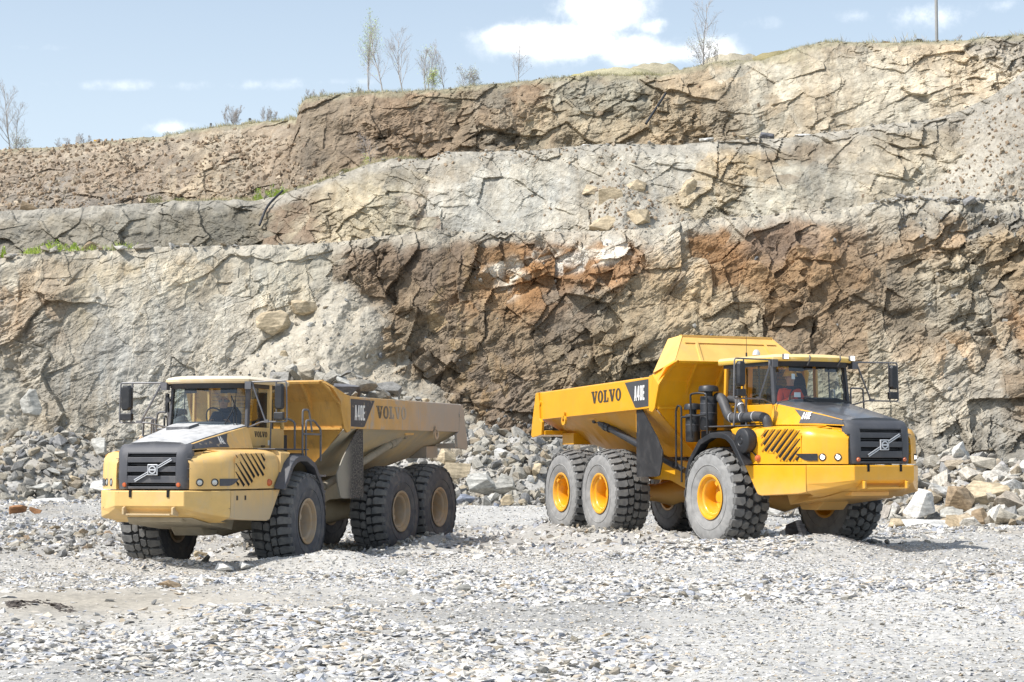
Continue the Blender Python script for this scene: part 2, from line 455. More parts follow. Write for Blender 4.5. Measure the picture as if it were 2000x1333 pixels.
# ================================================================== quarry faces
def blobs(px, py, L, base, bw=.03, wr=1.0):
    num = np.zeros(px.shape + (3,)) + np.asarray(lin(base)) * bw; den = np.full(px.shape, bw)
    for q in L:
        cx, cy, rx, ry, c = q[:5]; w = q[5] if len(q) > 5 else 1.0
        g = w * np.exp(-(((px - cx) / rx) ** 2 + ((py - cy) / ry) ** 2)); num += g[..., None] * lin(c); den += g
    return num / den[..., None]
def scal(px, py, L, base, bw=.05):
    num = np.zeros(px.shape) + base * bw; den = np.full(px.shape, bw)
    for cx, cy, rx, ry, v in L:
        g = np.exp(-(((px - cx) / rx) ** 2 + ((py - cy) / ry) ** 2)); num += g * v; den += g
    return num / den
def rockdisp(X, Z, seed, dip, amp, fac):
    """relief of a blasted rock face: broad buttresses, flat joint planes at several sizes, ragged broken patches"""
    wx = X + .30 * fbm(X / 2.5, Z / 2.5, seed + 1, 4, .6); wz = Z + .30 * fbm(X / 2.5, Z / 2.5, seed + 2, 4, .6)
    d = 1.15 * amp * fbm(X / 8, Z / 22, seed, 3) + .55 * amp * np.abs(fbm(wx / 3.2, wz / 11, seed + 3, 3)) + .35 * fac * fbm(wx / 1.6, wz / 1.1, seed + 1, 3)
    c, s = math.cos(dip), math.sin(dip)
    c2, s2 = math.cos(dip + 1.15), math.sin(dip + 1.15)
    fcs = []
    pat = sstep(-.12, .18, fbm(X / 3.2, Z / 2.4, seed + 4, 3)); pat2 = sstep(-.05, .2, fbm(X / 1.6, Z / 1.3, seed + 2, 3))
    for (su, sv, h, tilt, cr, k, cc, ss) in ((3.0, 1.7, .36, .30, .0, 0, c, s), (1.5, .9, .24, .38, .0, 1, c2, s2), (.80, .40, .20, .58, .02, 2, c, s), (.33, .19, .10, .60, .0, 3, c2, s2)):
        u = wx * cc + wz * ss; v = -wx * ss + wz * cc
        f1, f2, o = voro(u / su, v / sv, seed + k * 7 + 1, 1.0)
        loc = (o[0] - .5) * h * 1.25 + ((o[1] - .5) * o[3] * su + (o[2] - .5) * o[4] * sv) * tilt
        if cr: loc = loc - cr * np.exp(-((f2 - f1) / .05) ** 2) * pat2
        w = 1.0 if k == 0 else (.5 + .5 * pat if k == 1 else (.25 + 1.1 * pat if k == 2 else .30 + 1.1 * pat * pat2))
        d = d + loc * (.15 + .85 * fac if k == 0 else fac) * w
        fcs.append(o)
    u = wx * c + wz * s; v = -wx * s + wz * c
    d = d + fac * (.20 * np.abs(fbm(u / 1.2, v / .35, seed + 4, 5, .6)) * (.3 + pat2)) + .10 * fac * fbm(X / .45, Z / .45, seed + 5, 5, .6) + .035 * fbm(X / .15, Z / .15, seed + 1, 3)
    # joints: long narrow open cracks running with the dip
    j = np.abs(fbm(u / 5.5, v / 1.9, seed + 3, 4)); d = d - .08 * np.exp(-(j / .005) ** 2) * (.3 + .6 * fac) * (vn(X / 1.9, Z / 1.9, seed + 2) > .45)
    j = np.abs(fbm(u / 1.7 + 9, v / 3.4, seed + 1, 4)); d = d - .05 * np.exp(-(j / .005) ** 2) * fac * (vn(X / 1.3, Z / 1.3, seed + 3) > .5)
    return d, fcs
def face(name, top, Dt, Db, zb, nx, ny, seed, dip, amp, facL, colL, base, mounds, ledge_to, k=.96, sat=.78, u0=-330, u1=2330, lip=(176,168,150), liph=.5, topcurve=0.0, rough_top=.07):
    """one bench: sloping face + the ledge running back from its rim"""
    pu = np.concatenate([np.linspace(-1500, -110, 130, endpoint=False), np.linspace(-110, 2110, nx - 230), np.linspace(2120, 3400, 130)]); nx = len(pu); v = np.linspace(0, 1, ny) ** .92
    tp = np.array(top, float)
    py = np.interp(pu, tp[:, 0], tp[:, 1])
    Dt_ = np.interp(pu, *Dt) if isinstance(Dt, tuple) else np.full(nx, float(Dt))
    Db_ = np.interp(pu, *Db) if isinstance(Db, tuple) else np.full(nx, float(Db))
    zb_ = np.interp(pu, *zb) if isinstance(zb, tuple) else np.full(nx, float(zb))
    Dm = float(np.mean(Dt_))
    X = np.broadcast_to((pu - 1000) / FPX * Dm, (ny, nx)).copy()
    zt = z_at(py, Dt_)
    V = v[:, None]
    Z = zb_[None, :] * (1 - V) + zt[None, :] * V
    def disp(X, Z):
        PX = 1000 + X / Dm * FPX; PY = HZY - (Z - CAMH) / Dm * FPX
        fac = scal(PX, PY, facL, 1.0)
        d, fc = rockdisp(X, Z, seed, dip, amp, fac)
        return d, fc, PX, PY, fac
    d, fc, PX, PY, fac = disp(X, Z)
    slope = Db_[None, :] * (1 - V) + Dt_[None, :] * V
    rimf = 1 - .62 * np.exp(-(zt[None, :] - Z) / 1.3); d = d * rimf
    Y = slope - d
    soft = np.zeros(X.shape)
    for (ax, ay, spread, wr, lim) in mounds:            # cones of loose muck leaning on the face
        x0 = (ax - 1000) / FPX * Dm; z0 = CAMH + (HZY - ay) / FPX * Dm
        out = (z0 - Z + .8 * fbm(X / 1.6, Z / 1.6, seed + 2, 5)) * spread - np.abs(X - x0 + .8 * fbm(X / 2.5, Z / 2.5, seed + 1, 4)) * wr
        out = np.minimum(out, lim) + .22 * fbm(X / .6, Z / .6, seed + 4, 5) * 1.0
        Ym = slope - .2 - out
        m = sstep(-.25, .35, Y - Ym) * (out > -.5)
        Y = np.where(out > -.5, Y * (1 - m) + Ym * m, Y); soft = np.maximum(soft, m * (out > -.5))
    # keep the rim where the skyline is
    roll = np.exp(-(zt[None, :] - Z) / .5)
    Y = Y + roll * .35 * (1 + fbm(X / .8, Z / .8, seed, 3))
    jag = rough_top * (fbm(pu / 26, pu * 0 + seed, 2, 5))
    ztn = z_at(py, Y[-1]) + jag
    Z = Z + (ztn - zt)[None, :] * V ** 3
    # small sideways shifts so that no block edge is straight
    Xd = X + .10 * fbm(Z / .6, X / .6, seed + 2, 4)
    # colour
    w1 = fbm(X / 1.6, Z / 1.6, seed + 3, 4); w2 = fbm(X / 1.6 + 40, Z / 1.6, seed + 4, 4)
    C = blobs(PX + 34 * w1 + 70 * (fc[1][1] - .5) + 34 * (fc[2][1] - .5), PY + 24 * w2 + 46 * (fc[1][2] - .5) + 26 * (fc[2][2] - .5), colL, base)
    lu = C.mean(-1, keepdims=True); C = C + np.clip(.21 - lu, 0, 1) * .42 * np.array([1.12, 1.0, .84])
    h0, h1, h2 = fc[0][0], fc[1][0], fc[2][0]
    q = np.stack([h0 + h1 - 1, h0 * .6 + h1 * .8 - .7, h2 - .5], -1)
    C = C * (1 + .15 * q[..., 0:1] + .14 * q[..., 2:3])
    C = C * (1 + q[..., 1:2] * np.array([.06, .0, -.08])[None, None, :])
    cc, ss = math.cos(dip), math.sin(dip)
    st = fbm((X * cc + Z * ss) / 2.2, (-X * ss + Z * cc) / .35, seed + 5, 5)
    C = C * (1 + .22 * st[..., None]) * (1 + .22 * fbm(X / .3, Z / .3, seed + 1, 4)[..., None])
    drip = fbm(X / .25, Z / 3.5, seed + 4, 4)
    C = C * (1 + .20 * drip[..., None] * np.array([.7, 1, 1.3]))
    C = C * (1 - soft[..., None]) + soft[..., None] * (C * .25 + .75 * lin((178, 170, 152)) * (1 + .25 * w1[..., None]))
    lipm = (1 - sstep(liph * .4, liph * 1.6, (ztn[None, :] - Z) + .5 * liph * fbm(X / .7, Z / .7, seed + 3, 4) * 2))[..., None] * .85
    C = C * (1 - lipm) + lipm * lin(lip) * (1 + .25 * fbm(X / .4, Z / .4, seed, 4)[..., None])
    gm = C.mean(-1, keepdims=True); C = gm + (C - gm) * sat * np.array([.86, .6, 1.05])
    C = np.clip((C * k + .012) , .012, .8)
    # ledge back from the rim
    rows = [(.25, -.02), (.8, -.10), (1.8, -.22), (3.5, -.3), (ledge_to, -.3)]
    LX = []; LY = []; LZ = []; LC = []
    for dy_, dz_ in rows:
        LX.append(Xd[-1]); LY.append(Y[-1] + dy_); LZ.append(ztn + dz_ - .05 + .05 * fbm(pu / 20, pu * 0 + dy_, 3, 3)); LC.append(C[-1])
    Xf = np.vstack([Xd, LX]); Yf = np.vstack([Y, LY]); Zf = np.vstack([Z, LZ]); Cf = np.concatenate([C, np.array(LC)], 0)
    return Xf, Yf, Zf, Cf, dict(Y=Y, X=Xd, Z=Z, pu=pu, soft=soft)
def rockmat(name):
    m, t, p = newmat(name)
    co = nnode(t, 'ShaderNodeTexCoord').outputs['Object']
    at = nnode(t, 'ShaderNodeAttribute', attribute_name='tone').outputs['Color']
    f1 = noise(t, co, 3.0, 10, .68, .5); f2 = noise(t, co, 19, 7, .7)
    nv = nnode(t, 'ShaderNodeTexNoise'); nv.inputs['Scale'].default_value = 1.3; nv.inputs['Detail'].default_value = 5; t.links.new(co, nv.inputs['Vector'])
    sv = nnode(t, 'ShaderNodeVectorMath'); sv.operation = 'MULTIPLY_ADD'; t.links.new(nv.outputs['Color'], sv.inputs[0]); sv.inputs[1].default_value = (.9, .9, .9); t.links.new(co, sv.inputs[2])
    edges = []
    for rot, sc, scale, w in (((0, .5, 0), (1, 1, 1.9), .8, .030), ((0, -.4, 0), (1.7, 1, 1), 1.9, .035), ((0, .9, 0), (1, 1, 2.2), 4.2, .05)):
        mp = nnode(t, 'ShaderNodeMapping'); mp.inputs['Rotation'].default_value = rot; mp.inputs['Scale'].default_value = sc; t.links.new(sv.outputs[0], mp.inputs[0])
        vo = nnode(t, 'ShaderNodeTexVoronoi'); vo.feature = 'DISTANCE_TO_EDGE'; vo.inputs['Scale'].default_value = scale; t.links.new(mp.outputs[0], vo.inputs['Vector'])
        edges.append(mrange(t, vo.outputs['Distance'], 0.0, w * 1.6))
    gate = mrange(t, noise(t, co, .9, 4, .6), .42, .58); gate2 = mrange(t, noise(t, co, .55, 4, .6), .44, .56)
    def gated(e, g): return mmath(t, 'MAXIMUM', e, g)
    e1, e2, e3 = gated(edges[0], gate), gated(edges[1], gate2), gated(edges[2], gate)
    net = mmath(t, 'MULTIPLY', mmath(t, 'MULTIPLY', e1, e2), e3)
    c = mixc(t, 1.0, at, mixc(t, mrange(t, f1, .28, .72), (.84,) * 3, (1.18, 1.17, 1.14)), 'MULTIPLY')
    c = mixc(t, 1.0, c, mixc(t, mrange(t, f2, .28, .72), (.88,) * 3, (1.13,) * 3), 'MULTIPLY')
    c = mixc(t, 1.0, c, mixc(t, net, (.86, .84, .81), (1, 1, 1)), 'MULTIPLY')      # slightly darker lines along the cracks
    t.links.new(c, p.inputs['Base Color']); p.inputs['Roughness'].default_value = .92; p.inputs['Specular IOR Level'].default_value = .2
    h = mmath(t, 'ADD', mmath(t, 'ADD', f1, mmath(t, 'MULTIPLY', f2, .22)), mmath(t, 'MULTIPLY', net, .38))
    b = nnode(t, 'ShaderNodeBump'); b.inputs['Strength'].default_value = .6; b.inputs['Distance'].default_value = .07
    t.links.new(h, b.inputs['Height']); t.links.new(b.outputs[0], p.inputs['Normal'])
    return m
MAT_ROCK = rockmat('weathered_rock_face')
TOP1 = [(-330,520),(0,505),(60,492),(150,488),(200,488),(300,483),(370,482),(450,480),(560,478),(640,475),(700,468),(760,460),(820,452),(880,450),(950,456),(1050,453),(1130,452),(1200,450),(1280,447),(1340,432),(1420,425),(1500,420),(1580,410),(1680,402),(1740,393),(1800,388),(1880,398),(1920,393),(2000,392),(2330,380)]
TOP2 = [(-330,420),(0,412),(60,408),(130,405),(200,400),(280,395),(340,393),(430,390),(480,392),(540,378),(600,360),(650,345),(700,325),(760,310),(830,311),(870,298),(960,297),(1050,293),(1150,285),(1240,280),(1300,284),(1400,278),(1500,270),(1560,269),(1620,258),(1700,246),(1760,240),(1820,234),(1880,216),(1930,190),(2000,140),(2330,60)]
TOP3 = [(-330,300),(0,290),(60,287),(130,278),(200,272),(260,268),(330,258),(400,248),(480,240),(540,236),(568,233),(577,206),(590,193),(650,186),(700,182),(780,180),(850,176),(920,168),(1000,162),(1060,155),(1120,149),(1200,147),(1290,148),(1340,135),(1400,124),(1440,119),(1490,118),(1520,108),(1560,92),(1600,82),(1650,83),(1700,84),(1760,84),(1840,80),(1900,76),(1960,70),(2000,66),(2330,50)]
C1 = [(300,540,190,70,(186,177,156)),(300,680,200,120,(180,173,158)),(560,540,90,60,(187,177,152)),(430,640,80,90,(176,168,150)),(130,540,60,50,(160,138,108)),(60,600,45,70,(170,135,102)),(30,720,40,60,(165,150,128)),(140,650,40,90,(150,138,118)),
 (190,560,25,60,(185,165,125)),(210,500,60,14,(182,156,112)),(330,530,50,25,(196,176,138)),(400,530,18,45,(172,145,108)),(640,690,60,110,(166,157,140)),(90,830,80,70,(158,148,130)),
 (800,500,90,50,(96,68,46)),(740,520,40,60,(108,82,58)),(860,560,60,50,(112,84,60)),(800,600,60,50,(122,98,72)),(760,700,60,80,(146,122,92)),(850,760,60,70,(124,100,76)),(920,640,40,120,(116,92,68)),(960,560,50,40,(166,110,58)),(1000,640,40,70,(142,112,78)),
 (1000,780,60,80,(102,80,62)),(1060,560,60,50,(166,104,52)),(1100,640,40,70,(118,94,72)),(1150,500,90,40,(154,96,50)),(1240,510,60,50,(136,96,64)),(1150,600,50,40,(138,128,114)),(1230,620,60,60,(166,144,112)),(1180,700,80,80,(148,126,96)),(1260,760,80,80,(148,134,110)),(1080,840,80,50,(128,102,76)),(960,840,50,40,(120,92,68)),
 (1160,486,44,9,(228,220,204),9),(1185,474,22,6,(225,216,200),9),(985,545,15,13,(226,214,192),9),(1060,512,18,8,(214,202,182),5),(890,640,7,80,(178,146,104),5),(930,660,6,70,(172,142,104),4),(948,780,7,80,(158,124,86),4),
 (1320,480,40,40,(190,184,168)),(1350,560,50,60,(180,152,114)),(1380,640,60,60,(168,148,116)),(1440,500,40,60,(166,106,58)),(1450,430,40,14,(170,160,138)),(1530,450,70,40,(126,92,70)),(1580,540,90,60,(156,112,70)),(1560,490,50,30,(104,82,74)),(1660,480,50,50,(136,104,78)),(1700,430,60,30,(158,148,130)),
 (1790,490,60,36,(166,136,106)),(1640,620,80,70,(136,108,80)),(1740,600,60,60,(130,116,96)),(1730,560,30,20,(96,84,70)),(1860,540,60,40,(170,156,130)),(1950,530,50,50,(152,128,98)),(1900,440,90,30,(126,120,108)),(1870,650,70,70,(158,148,128)),(1980,640,40,60,(158,110,70)),
 (1700,740,70,80,(176,164,138)),(1820,800,90,80,(170,162,146)),(1950,740,50,100,(144,118,92)),(1560,660,70,60,(152,124,96)),(1900,880,120,40,(132,126,114)),(1420,760,80,90,(150,134,108)),(1780,700,40,40,(170,128,90))]
C2 = [(80,440,140,40,(150,141,120)),(240,430,100,50,(142,134,114)),(430,430,70,50,(124,118,98)),(500,410,40,25,(150,132,100)),(560,420,30,40,(148,112,84)),(600,400,30,30,(150,126,98)),(650,420,50,50,(188,166,128)),(730,400,70,50,(190,172,132)),(770,345,60,20,(158,146,122)),(860,340,50,20,(166,152,128)),(830,430,14,40,(150,112,84)),
 (900,400,70,55,(190,184,166)),(1000,400,50,60,(194,188,168)),(1060,330,80,30,(188,178,154)),(1110,400,50,60,(196,188,168)),(1200,380,50,40,(172,158,130)),(1180,440,60,25,(176,168,148)),(1300,320,80,34,(198,190,168)),(1290,400,30,60,(168,158,138)),(1370,400,50,50,(188,166,126)),(1440,320,50,36,(204,168,112)),(1500,400,70,50,(190,180,152)),(1570,320,50,25,(160,132,98)),(1620,370,40,50,(168,160,140)),(1700,380,60,60,(196,178,144)),
 (1820,370,70,50,(206,192,160)),(1760,290,70,40,(186,166,132)),(1900,290,60,50,(172,152,124)),(1970,330,40,70,(152,130,106)),(1960,200,70,60,(158,150,134)),(1680,270,60,20,(176,158,130))]
C3 = [(640,230,60,50,(140,118,92)),(720,260,70,50,(146,118,90)),(800,230,60,60,(154,118,86)),(900,260,60,60,(156,126,94)),(880,190,60,14,(150,134,100)),(980,240,40,50,(156,138,112)),(1040,200,20,60,(150,112,78)),(1110,250,60,50,(166,146,112)),(1180,190,70,26,(150,146,124)),(1240,220,60,40,(160,144,112)),(1280,260,40,30,(178,146,104)),(1370,180,50,40,(178,150,112)),(1420,240,40,30,(160,140,110)),
 (1480,200,50,60,(188,178,152)),(1540,230,30,30,(174,150,116)),(1600,190,60,60,(192,174,142)),(1720,200,70,60,(202,188,158)),(1700,110,90,20,(178,156,124)),(1830,160,60,60,(192,166,128)),(1900,200,50,50,(206,190,160)),(1960,130,50,50,(160,148,130)),(1560,110,50,20,(168,156,118)),
 (50,340,90,40,(160,136,112)),(150,310,80,30,(164,140,116)),(240,330,60,50,(156,132,108)),(320,300,40,40,(148,130,110)),(370,320,26,50,(186,160,124)),(420,300,40,40,(160,142,116)),(480,290,50,50,(160,136,110)),(540,290,50,60,(148,124,100)),(575,330,40,60,(144,122,98)),(90,395,120,20,(150,136,120)),(450,255,120,12,(178,160,132)),(200,275,150,10,(176,156,128))]
F1 = [(320,640,200,120,.26),(560,550,90,70,.35),(60,620,60,120,1.25),(850,560,160,120,1.3),(1200,700,100,100,.8),(1150,500,120,40,1.2),(1650,560,200,120,1.15),(1900,480,120,80,1.5),(1820,780,120,90,.7)]
F2 = [(250,430,250,50,.9),(700,400,120,60,.55),(950,400,120,60,.35),(1100,400,80,60,.35),(1300,340,90,50,.4),(1400,400,60,60,.9),(1540,400,90,50,.55),(1820,370,90,50,.7),(1950,250,90,120,1.5)]
F3 = [(250,320,340,60,.32),(750,240,200,60,1.1),(1100,220,120,60,.9),(1500,200,90,60,.6),(1720,190,120,60,.5),(1960,140,80,80,1.4)]
S1 = face('f1', TOP1, ([-330,0,600,1400,2000,2330],[70,71,72,71,69,66]), ([-330,0,600,1400,2000,2330],[65,66.5,68.2,67.4,64,61]), -.3, 1300, 400, 1, .55, .80, F1, C1, (152,140,118),
          [(652,566,.60,.62,2.6),(585,690,.5,.5,1.3),(10,740,.8,.55,2.6),(1700,905,.8,.7,2.0)], 15.5)
S2 = face('f2', TOP2, ([-330,500,620,2000,2330],[88,89,88,85,80]), ([-330,500,620,2000,2330],[84.5,85,84,80.5,76]), ([-330,0,700,1400,2000,2330],[9.0,9.2,9.8,10.6,10.8,11]), 1120, 190, 3, -.35, .9, F2, C2, (170,158,132),
          [(1205,345,.45,.42,1.3),(1990,170,.45,.5,1.2)], 16, k=.81, sat=.64)
S3 = face('f3', TOP3, ([-330,470,600,1500,2330],[110,110,105,103,98]), ([-330,430,640,1500,2330],[99,99.5,100.5,99,93]), ([-330,0,500,660,1000,2000,2330],[12.8,13.0,13.5,14,15.5,18,18]), 1120, 230, 5, .25, .8, F3, C3, (160,138,108),
          [(2090,90,.5,.6,1.4)], 30, lip=(158,150,112), liph=.30, k=.90, sat=.66)
cliffs = []
for i, S in enumerate((S1, S2, S3)):
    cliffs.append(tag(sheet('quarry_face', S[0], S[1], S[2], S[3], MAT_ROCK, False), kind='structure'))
def on_face(S, px, back=0.0):
    """rim point of a bench under a picture column: (x, y, z)"""
    d = S[4]; i = int(np.clip(np.searchsorted(d['pu'], px), 0, len(d['pu']) - 1))
    x = (px - 1000) / FPX * (d['Y'][-1][i] + back)
    xs_ = d['X'][-1]; j = int(np.argmin(np.abs(xs_ - x)))
    return x, float(d['Y'][-1][j]) + back, float(d['Z'][-1][j])
def face_pt(S, px, py):
    """point of the face seen at a picture position"""
    d = S[4]; Y, X, Z = d['Y'], d['X'], d['Z']
    PX = 1000 + FPX * X / Y; PY = HZY - (Z - CAMH) / Y * FPX
    k = int(np.argmin((PX - px) ** 2 + (PY - py) ** 2)); i, j = divmod(k, X.shape[1])
    return float(X[i, j]), float(Y[i, j]), float(Z[i, j])
# far mounds seen over the rim, dark tarpaulin bank on the left
def hump(cx, cy, w, h, D, name, col):
    X, Yg = np.meshgrid(np.linspace(-1, 1, 50), np.linspace(-1, 1, 30))
    r2 = X ** 2 + Yg ** 2
    Z = h * np.clip(1 - r2, 0, 1) ** .8 * (1 + .3 * fbm(X * 3, Yg * 3, 2, 4))
    x0 = (cx - 1000) / FPX * D; z0 = z_at(cy, D) - h
    PXX = x0 + X * w; PY_ = D + Yg * w * .6
    c = lin(col)[None, None, :] * .8 * (1 + .3 * fbm(PXX / 1.2, PY_ / 1.2, 1, 5)[..., None])
    return tag(sheet(name, PXX, PY_, z0 + Z - .05 - .6 * (r2 > .98), c, MAT_GROUND), kind='structure')
hump(1215, 134, 3.4, .9, 109, 'spoil_mound', (176,170,140)); hump(1285, 124, 2.3, 1.1, 110, 'spoil_mound', (178,170,146)); hump(1440, 106, 2.6, 1.2, 108, 'spoil_mound', (180,172,152)); hump(1170, 141, 2.4, .6, 110, 'spoil_mound', (168,160,112))
hump(1560, 99, 3.2, .8, 108, 'spoil_mound', (150,140,104))
# ================================================================== articulated dump trucks
BLACK = (.018, .019, .022)
def truck_mats(tagn, clean):
    T = {}
    if clean:
        T['yel'] = paint('clean_yellow_paint', (.78, .372, .010), .34, coat=.35, var=.05, dust=(.50, .42, .28), dlo=.5, dhi=.9, damt=.16, grad=(2, 1.45, .75, .45), streak=((.60, .36, .08), .22))
        T['yel_body'] = T['yel']
        T['guard'] = paint('sunlit_pale_yellow_paint', (.74, .45, .12), .5, var=.07, dust=(.5, .40, .25), dlo=.45, dhi=.8, damt=.3)  # paler yellow paints in the light the leaning guard catches
        T['belly'] = paint('yellow_paint_dusty_underside', (.76, .352, .012), .38, var=.06, dust=(.55, .42, .24), dlo=.4, dhi=.75, damt=.45, dscale=1.1)
        T['hood'] = paint('dark_grey_bonnet_paint', (.075, .08, .092), .30, coat=.5, var=.06, top=.12, dust=(.22, .21, .20))
        T['grey'] = paint('dark_grey_trim', (.062, .064, .072), .5, var=.08, dust=(.18, .17, .16), damt=.3)
        T['flap'] = paint('black_rubber_flap', (.022, .022, .024), .6, var=.15, dust=(.16, .15, .14), damt=.22, dscale=5)
        T['cyl'] = paint('black_painted_steel', (.035, .037, .042), .35, var=.1, dust=(.2, .19, .17), damt=.2)
        T['rim'] = paint('yellow_wheel_paint', (.78, .365, .012), .33, var=.06, coat=.3, dust=(.5, .4, .25), damt=.25)
        T['roof'] = paint('cream_lit_cab_roof', (.76, .50, .10), .45, var=.05, top=.5, dust=(.62, .56, .44))  # cab yellow paled to its sunlit cream, dust on upward faces
        T['decal'] = paint('dark_grey_decal', (.06, .062, .068), .5, var=.05)
        T['ltr'] = paint('dark_lettering', (.055, .045, .035), .5, var=.05)
        T['beam'] = T['yel']
    else:
        D = (.40, .345, .27)
        T['yel'] = paint('faded_tan_yellow_paint', (.72, .455, .155), .5, var=.07, dust=(.46, .39, .28), dlo=.42, dhi=.75, damt=.30, dscale=1.6, grad=(2, 1.75, 1.0, .75), chips=((.25, .14, .07), 9, .70), streak=((.42, .36, .28), .45))
        T['yel_body'] = paint('faded_yellow_body_dusted_at_the_back', (.64, .37, .12), .55, var=.08, dust=(.41, .395, .365), dlo=.50, dhi=.66, damt=.6, dscale=3.2, grad=(0, -2.9, -7.4, .85),
                              chips=((.13, .07, .045), 4.5, .665), streak=((.40, .375, .34), .7))
        T['head'] = paint('orange_yellow_headboard_paint', (.62, .345, .085), .55, var=.10, dust=(.42, .33, .22), dlo=.5, dhi=.8, damt=.35, chips=((.12, .06, .04), 3.2, .64), streak=((.30, .17, .07), .5))
        T['guard'] = T['head']
        T['belly'] = paint('mud_dusted_belly', (.56, .44, .24), .85, var=.08, dust=(.42, .375, .28), dlo=.3, dhi=.6, damt=.9, dscale=1.3, bump=.3, bscale=80)
        T['hood'] = paint('grey_bonnet_paint_dust_covered', (.085, .087, .095), .6, var=.08, top=.92, dust=(.52, .515, .505))
        T['grey'] = paint('dark_grey_trim_dusty', (.07, .072, .082), .6, var=.08, dust=(.24, .22, .2), dlo=.45, damt=.35)
        T['flap'] = paint('rubber_flap_caked_with_mud', (.028, .028, .032), .75, var=.15, dust=(.34, .31, .25), dlo=.40, dhi=.70, damt=.55, dscale=28, grad=(0, -2.5, -1.95, .85))
        T['cyl'] = paint('dust_coated_ram', (.30, .27, .21), .8, var=.1, dust=(.46, .41, .32), damt=.8)
        T['rim'] = paint('dusty_tan_wheel_paint', (.42, .29, .16), .75, var=.12, dust=(.36, .31, .25), dlo=.35, dhi=.65, damt=.8)
        T['roof'] = paint('dusty_cream_cab_roof', (.66, .50, .28), .6, var=.05, top=.75, dust=(.68, .63, .54))
        T['decal'] = paint('worn_grey_decal', (.07, .07, .078), .6, var=.08, dust=(.45, .36, .24), dlo=.56, dhi=.66, damt=.8, dscale=7)
        T['ltr'] = paint('worn_lettering', (.10, .08, .055), .6, var=.1, dust=(.46, .39, .30), dlo=.5, dhi=.62, damt=.9, dscale=7, grad=(0, -3.55, -4.35, .95))
        T['beam'] = paint('dust_grey_chassis', (.36, .31, .22), .85, var=.12, dust=(.4, .36, .28), damt=.8)
    return T
M_RUB_C = paint('tyre_rubber_sunlit_grey', (.26, .258, .252), .85, var=.14, vscale=7, dust=(.40, .39, .37), dlo=.45, dhi=.75, damt=.6, dscale=4, bump=.25, bscale=70)  # sidewall grey lightened to carry the sun on the yellow truck
M_RUB_L = paint('tyre_rubber_shaded_dusty', (.085, .088, .098), .85, var=.14, vscale=7, dust=(.19, .18, .165), dlo=.42, dhi=.75, damt=.7, dscale=4, bump=.25, bscale=70)  # darker copy carries the shade on the loaded truck's sidewalls, plus dust
M_TREAD = paint('tyre_tread_dusty', (.13, .13, .128), .88, var=.18, vscale=9, dust=(.24, .23, .21), dlo=.4, dhi=.75, damt=.7, dscale=5, bump=.3, bscale=60)
M_BLK = paint('black_plastic', BLACK, .45, var=.1, dust=(.12, .115, .11), damt=.25)
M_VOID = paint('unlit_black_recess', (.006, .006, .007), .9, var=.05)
M_PIPE = paint('grey_steel_tube', (.13, .13, .14), .45, .2, var=.08, dust=(.3, .28, .26), damt=.5)
M_HOSE = paint('rubber_intake_hose', (.05, .05, .053), .55, var=.12, dust=(.2, .19, .18), damt=.45)
M_DARK = paint('dark_cab_interior', (.035, .037, .042), .7, var=.1)
M_SEAT = paint('dark_seat_fabric', (.03, .035, .05), .9, var=.1)
M_CHROME = paint('bright_chrome', (.75, .76, .78), .18, .9, var=.03)
M_SILV = paint('silver_emblem', (.62, .63, .65), .35, .3, var=.04)
M_WHITE = paint('white_lettering', (.78, .77, .74), .5, var=.03)
M_ORANGE = paint('amber_lens', (.55, .12, .03), .25, var=.05, coat=.5)
M_LENS = paint('clear_lamp_lens', (.55, .55, .52), .12, .6, var=.05, coat=.6)
M_MIRG = paint('mirror_glass', (.5, .52, .55), .08, .9, var=.02)
M_LIT = emit('lit_lamp', (1, .97, .9), 3.0)
M_GLASS = glassmat('tinted_cab_glass', (.84, .91, .94), .09)
M_GLASS2 = glassmat('tinted_side_glass', (.84, .90, .86), .04)
M_GLASSD = glassmat('dark_rear_glass', (.22, .25, .30), .05)
M_STICK = paint('white_sticker', (.7, .72, .7), .5, var=.03)
M_GRILLV = paint('guard_mesh', (.09, .09, .09), .6, var=.1)
M_SKY_IN = paint('tan_cab_trim', (.32, .29, .25), .8, var=.06)

M_GROOVE = paint('tyre_groove_rubber', (.03, .03, .032), .9, var=.15)
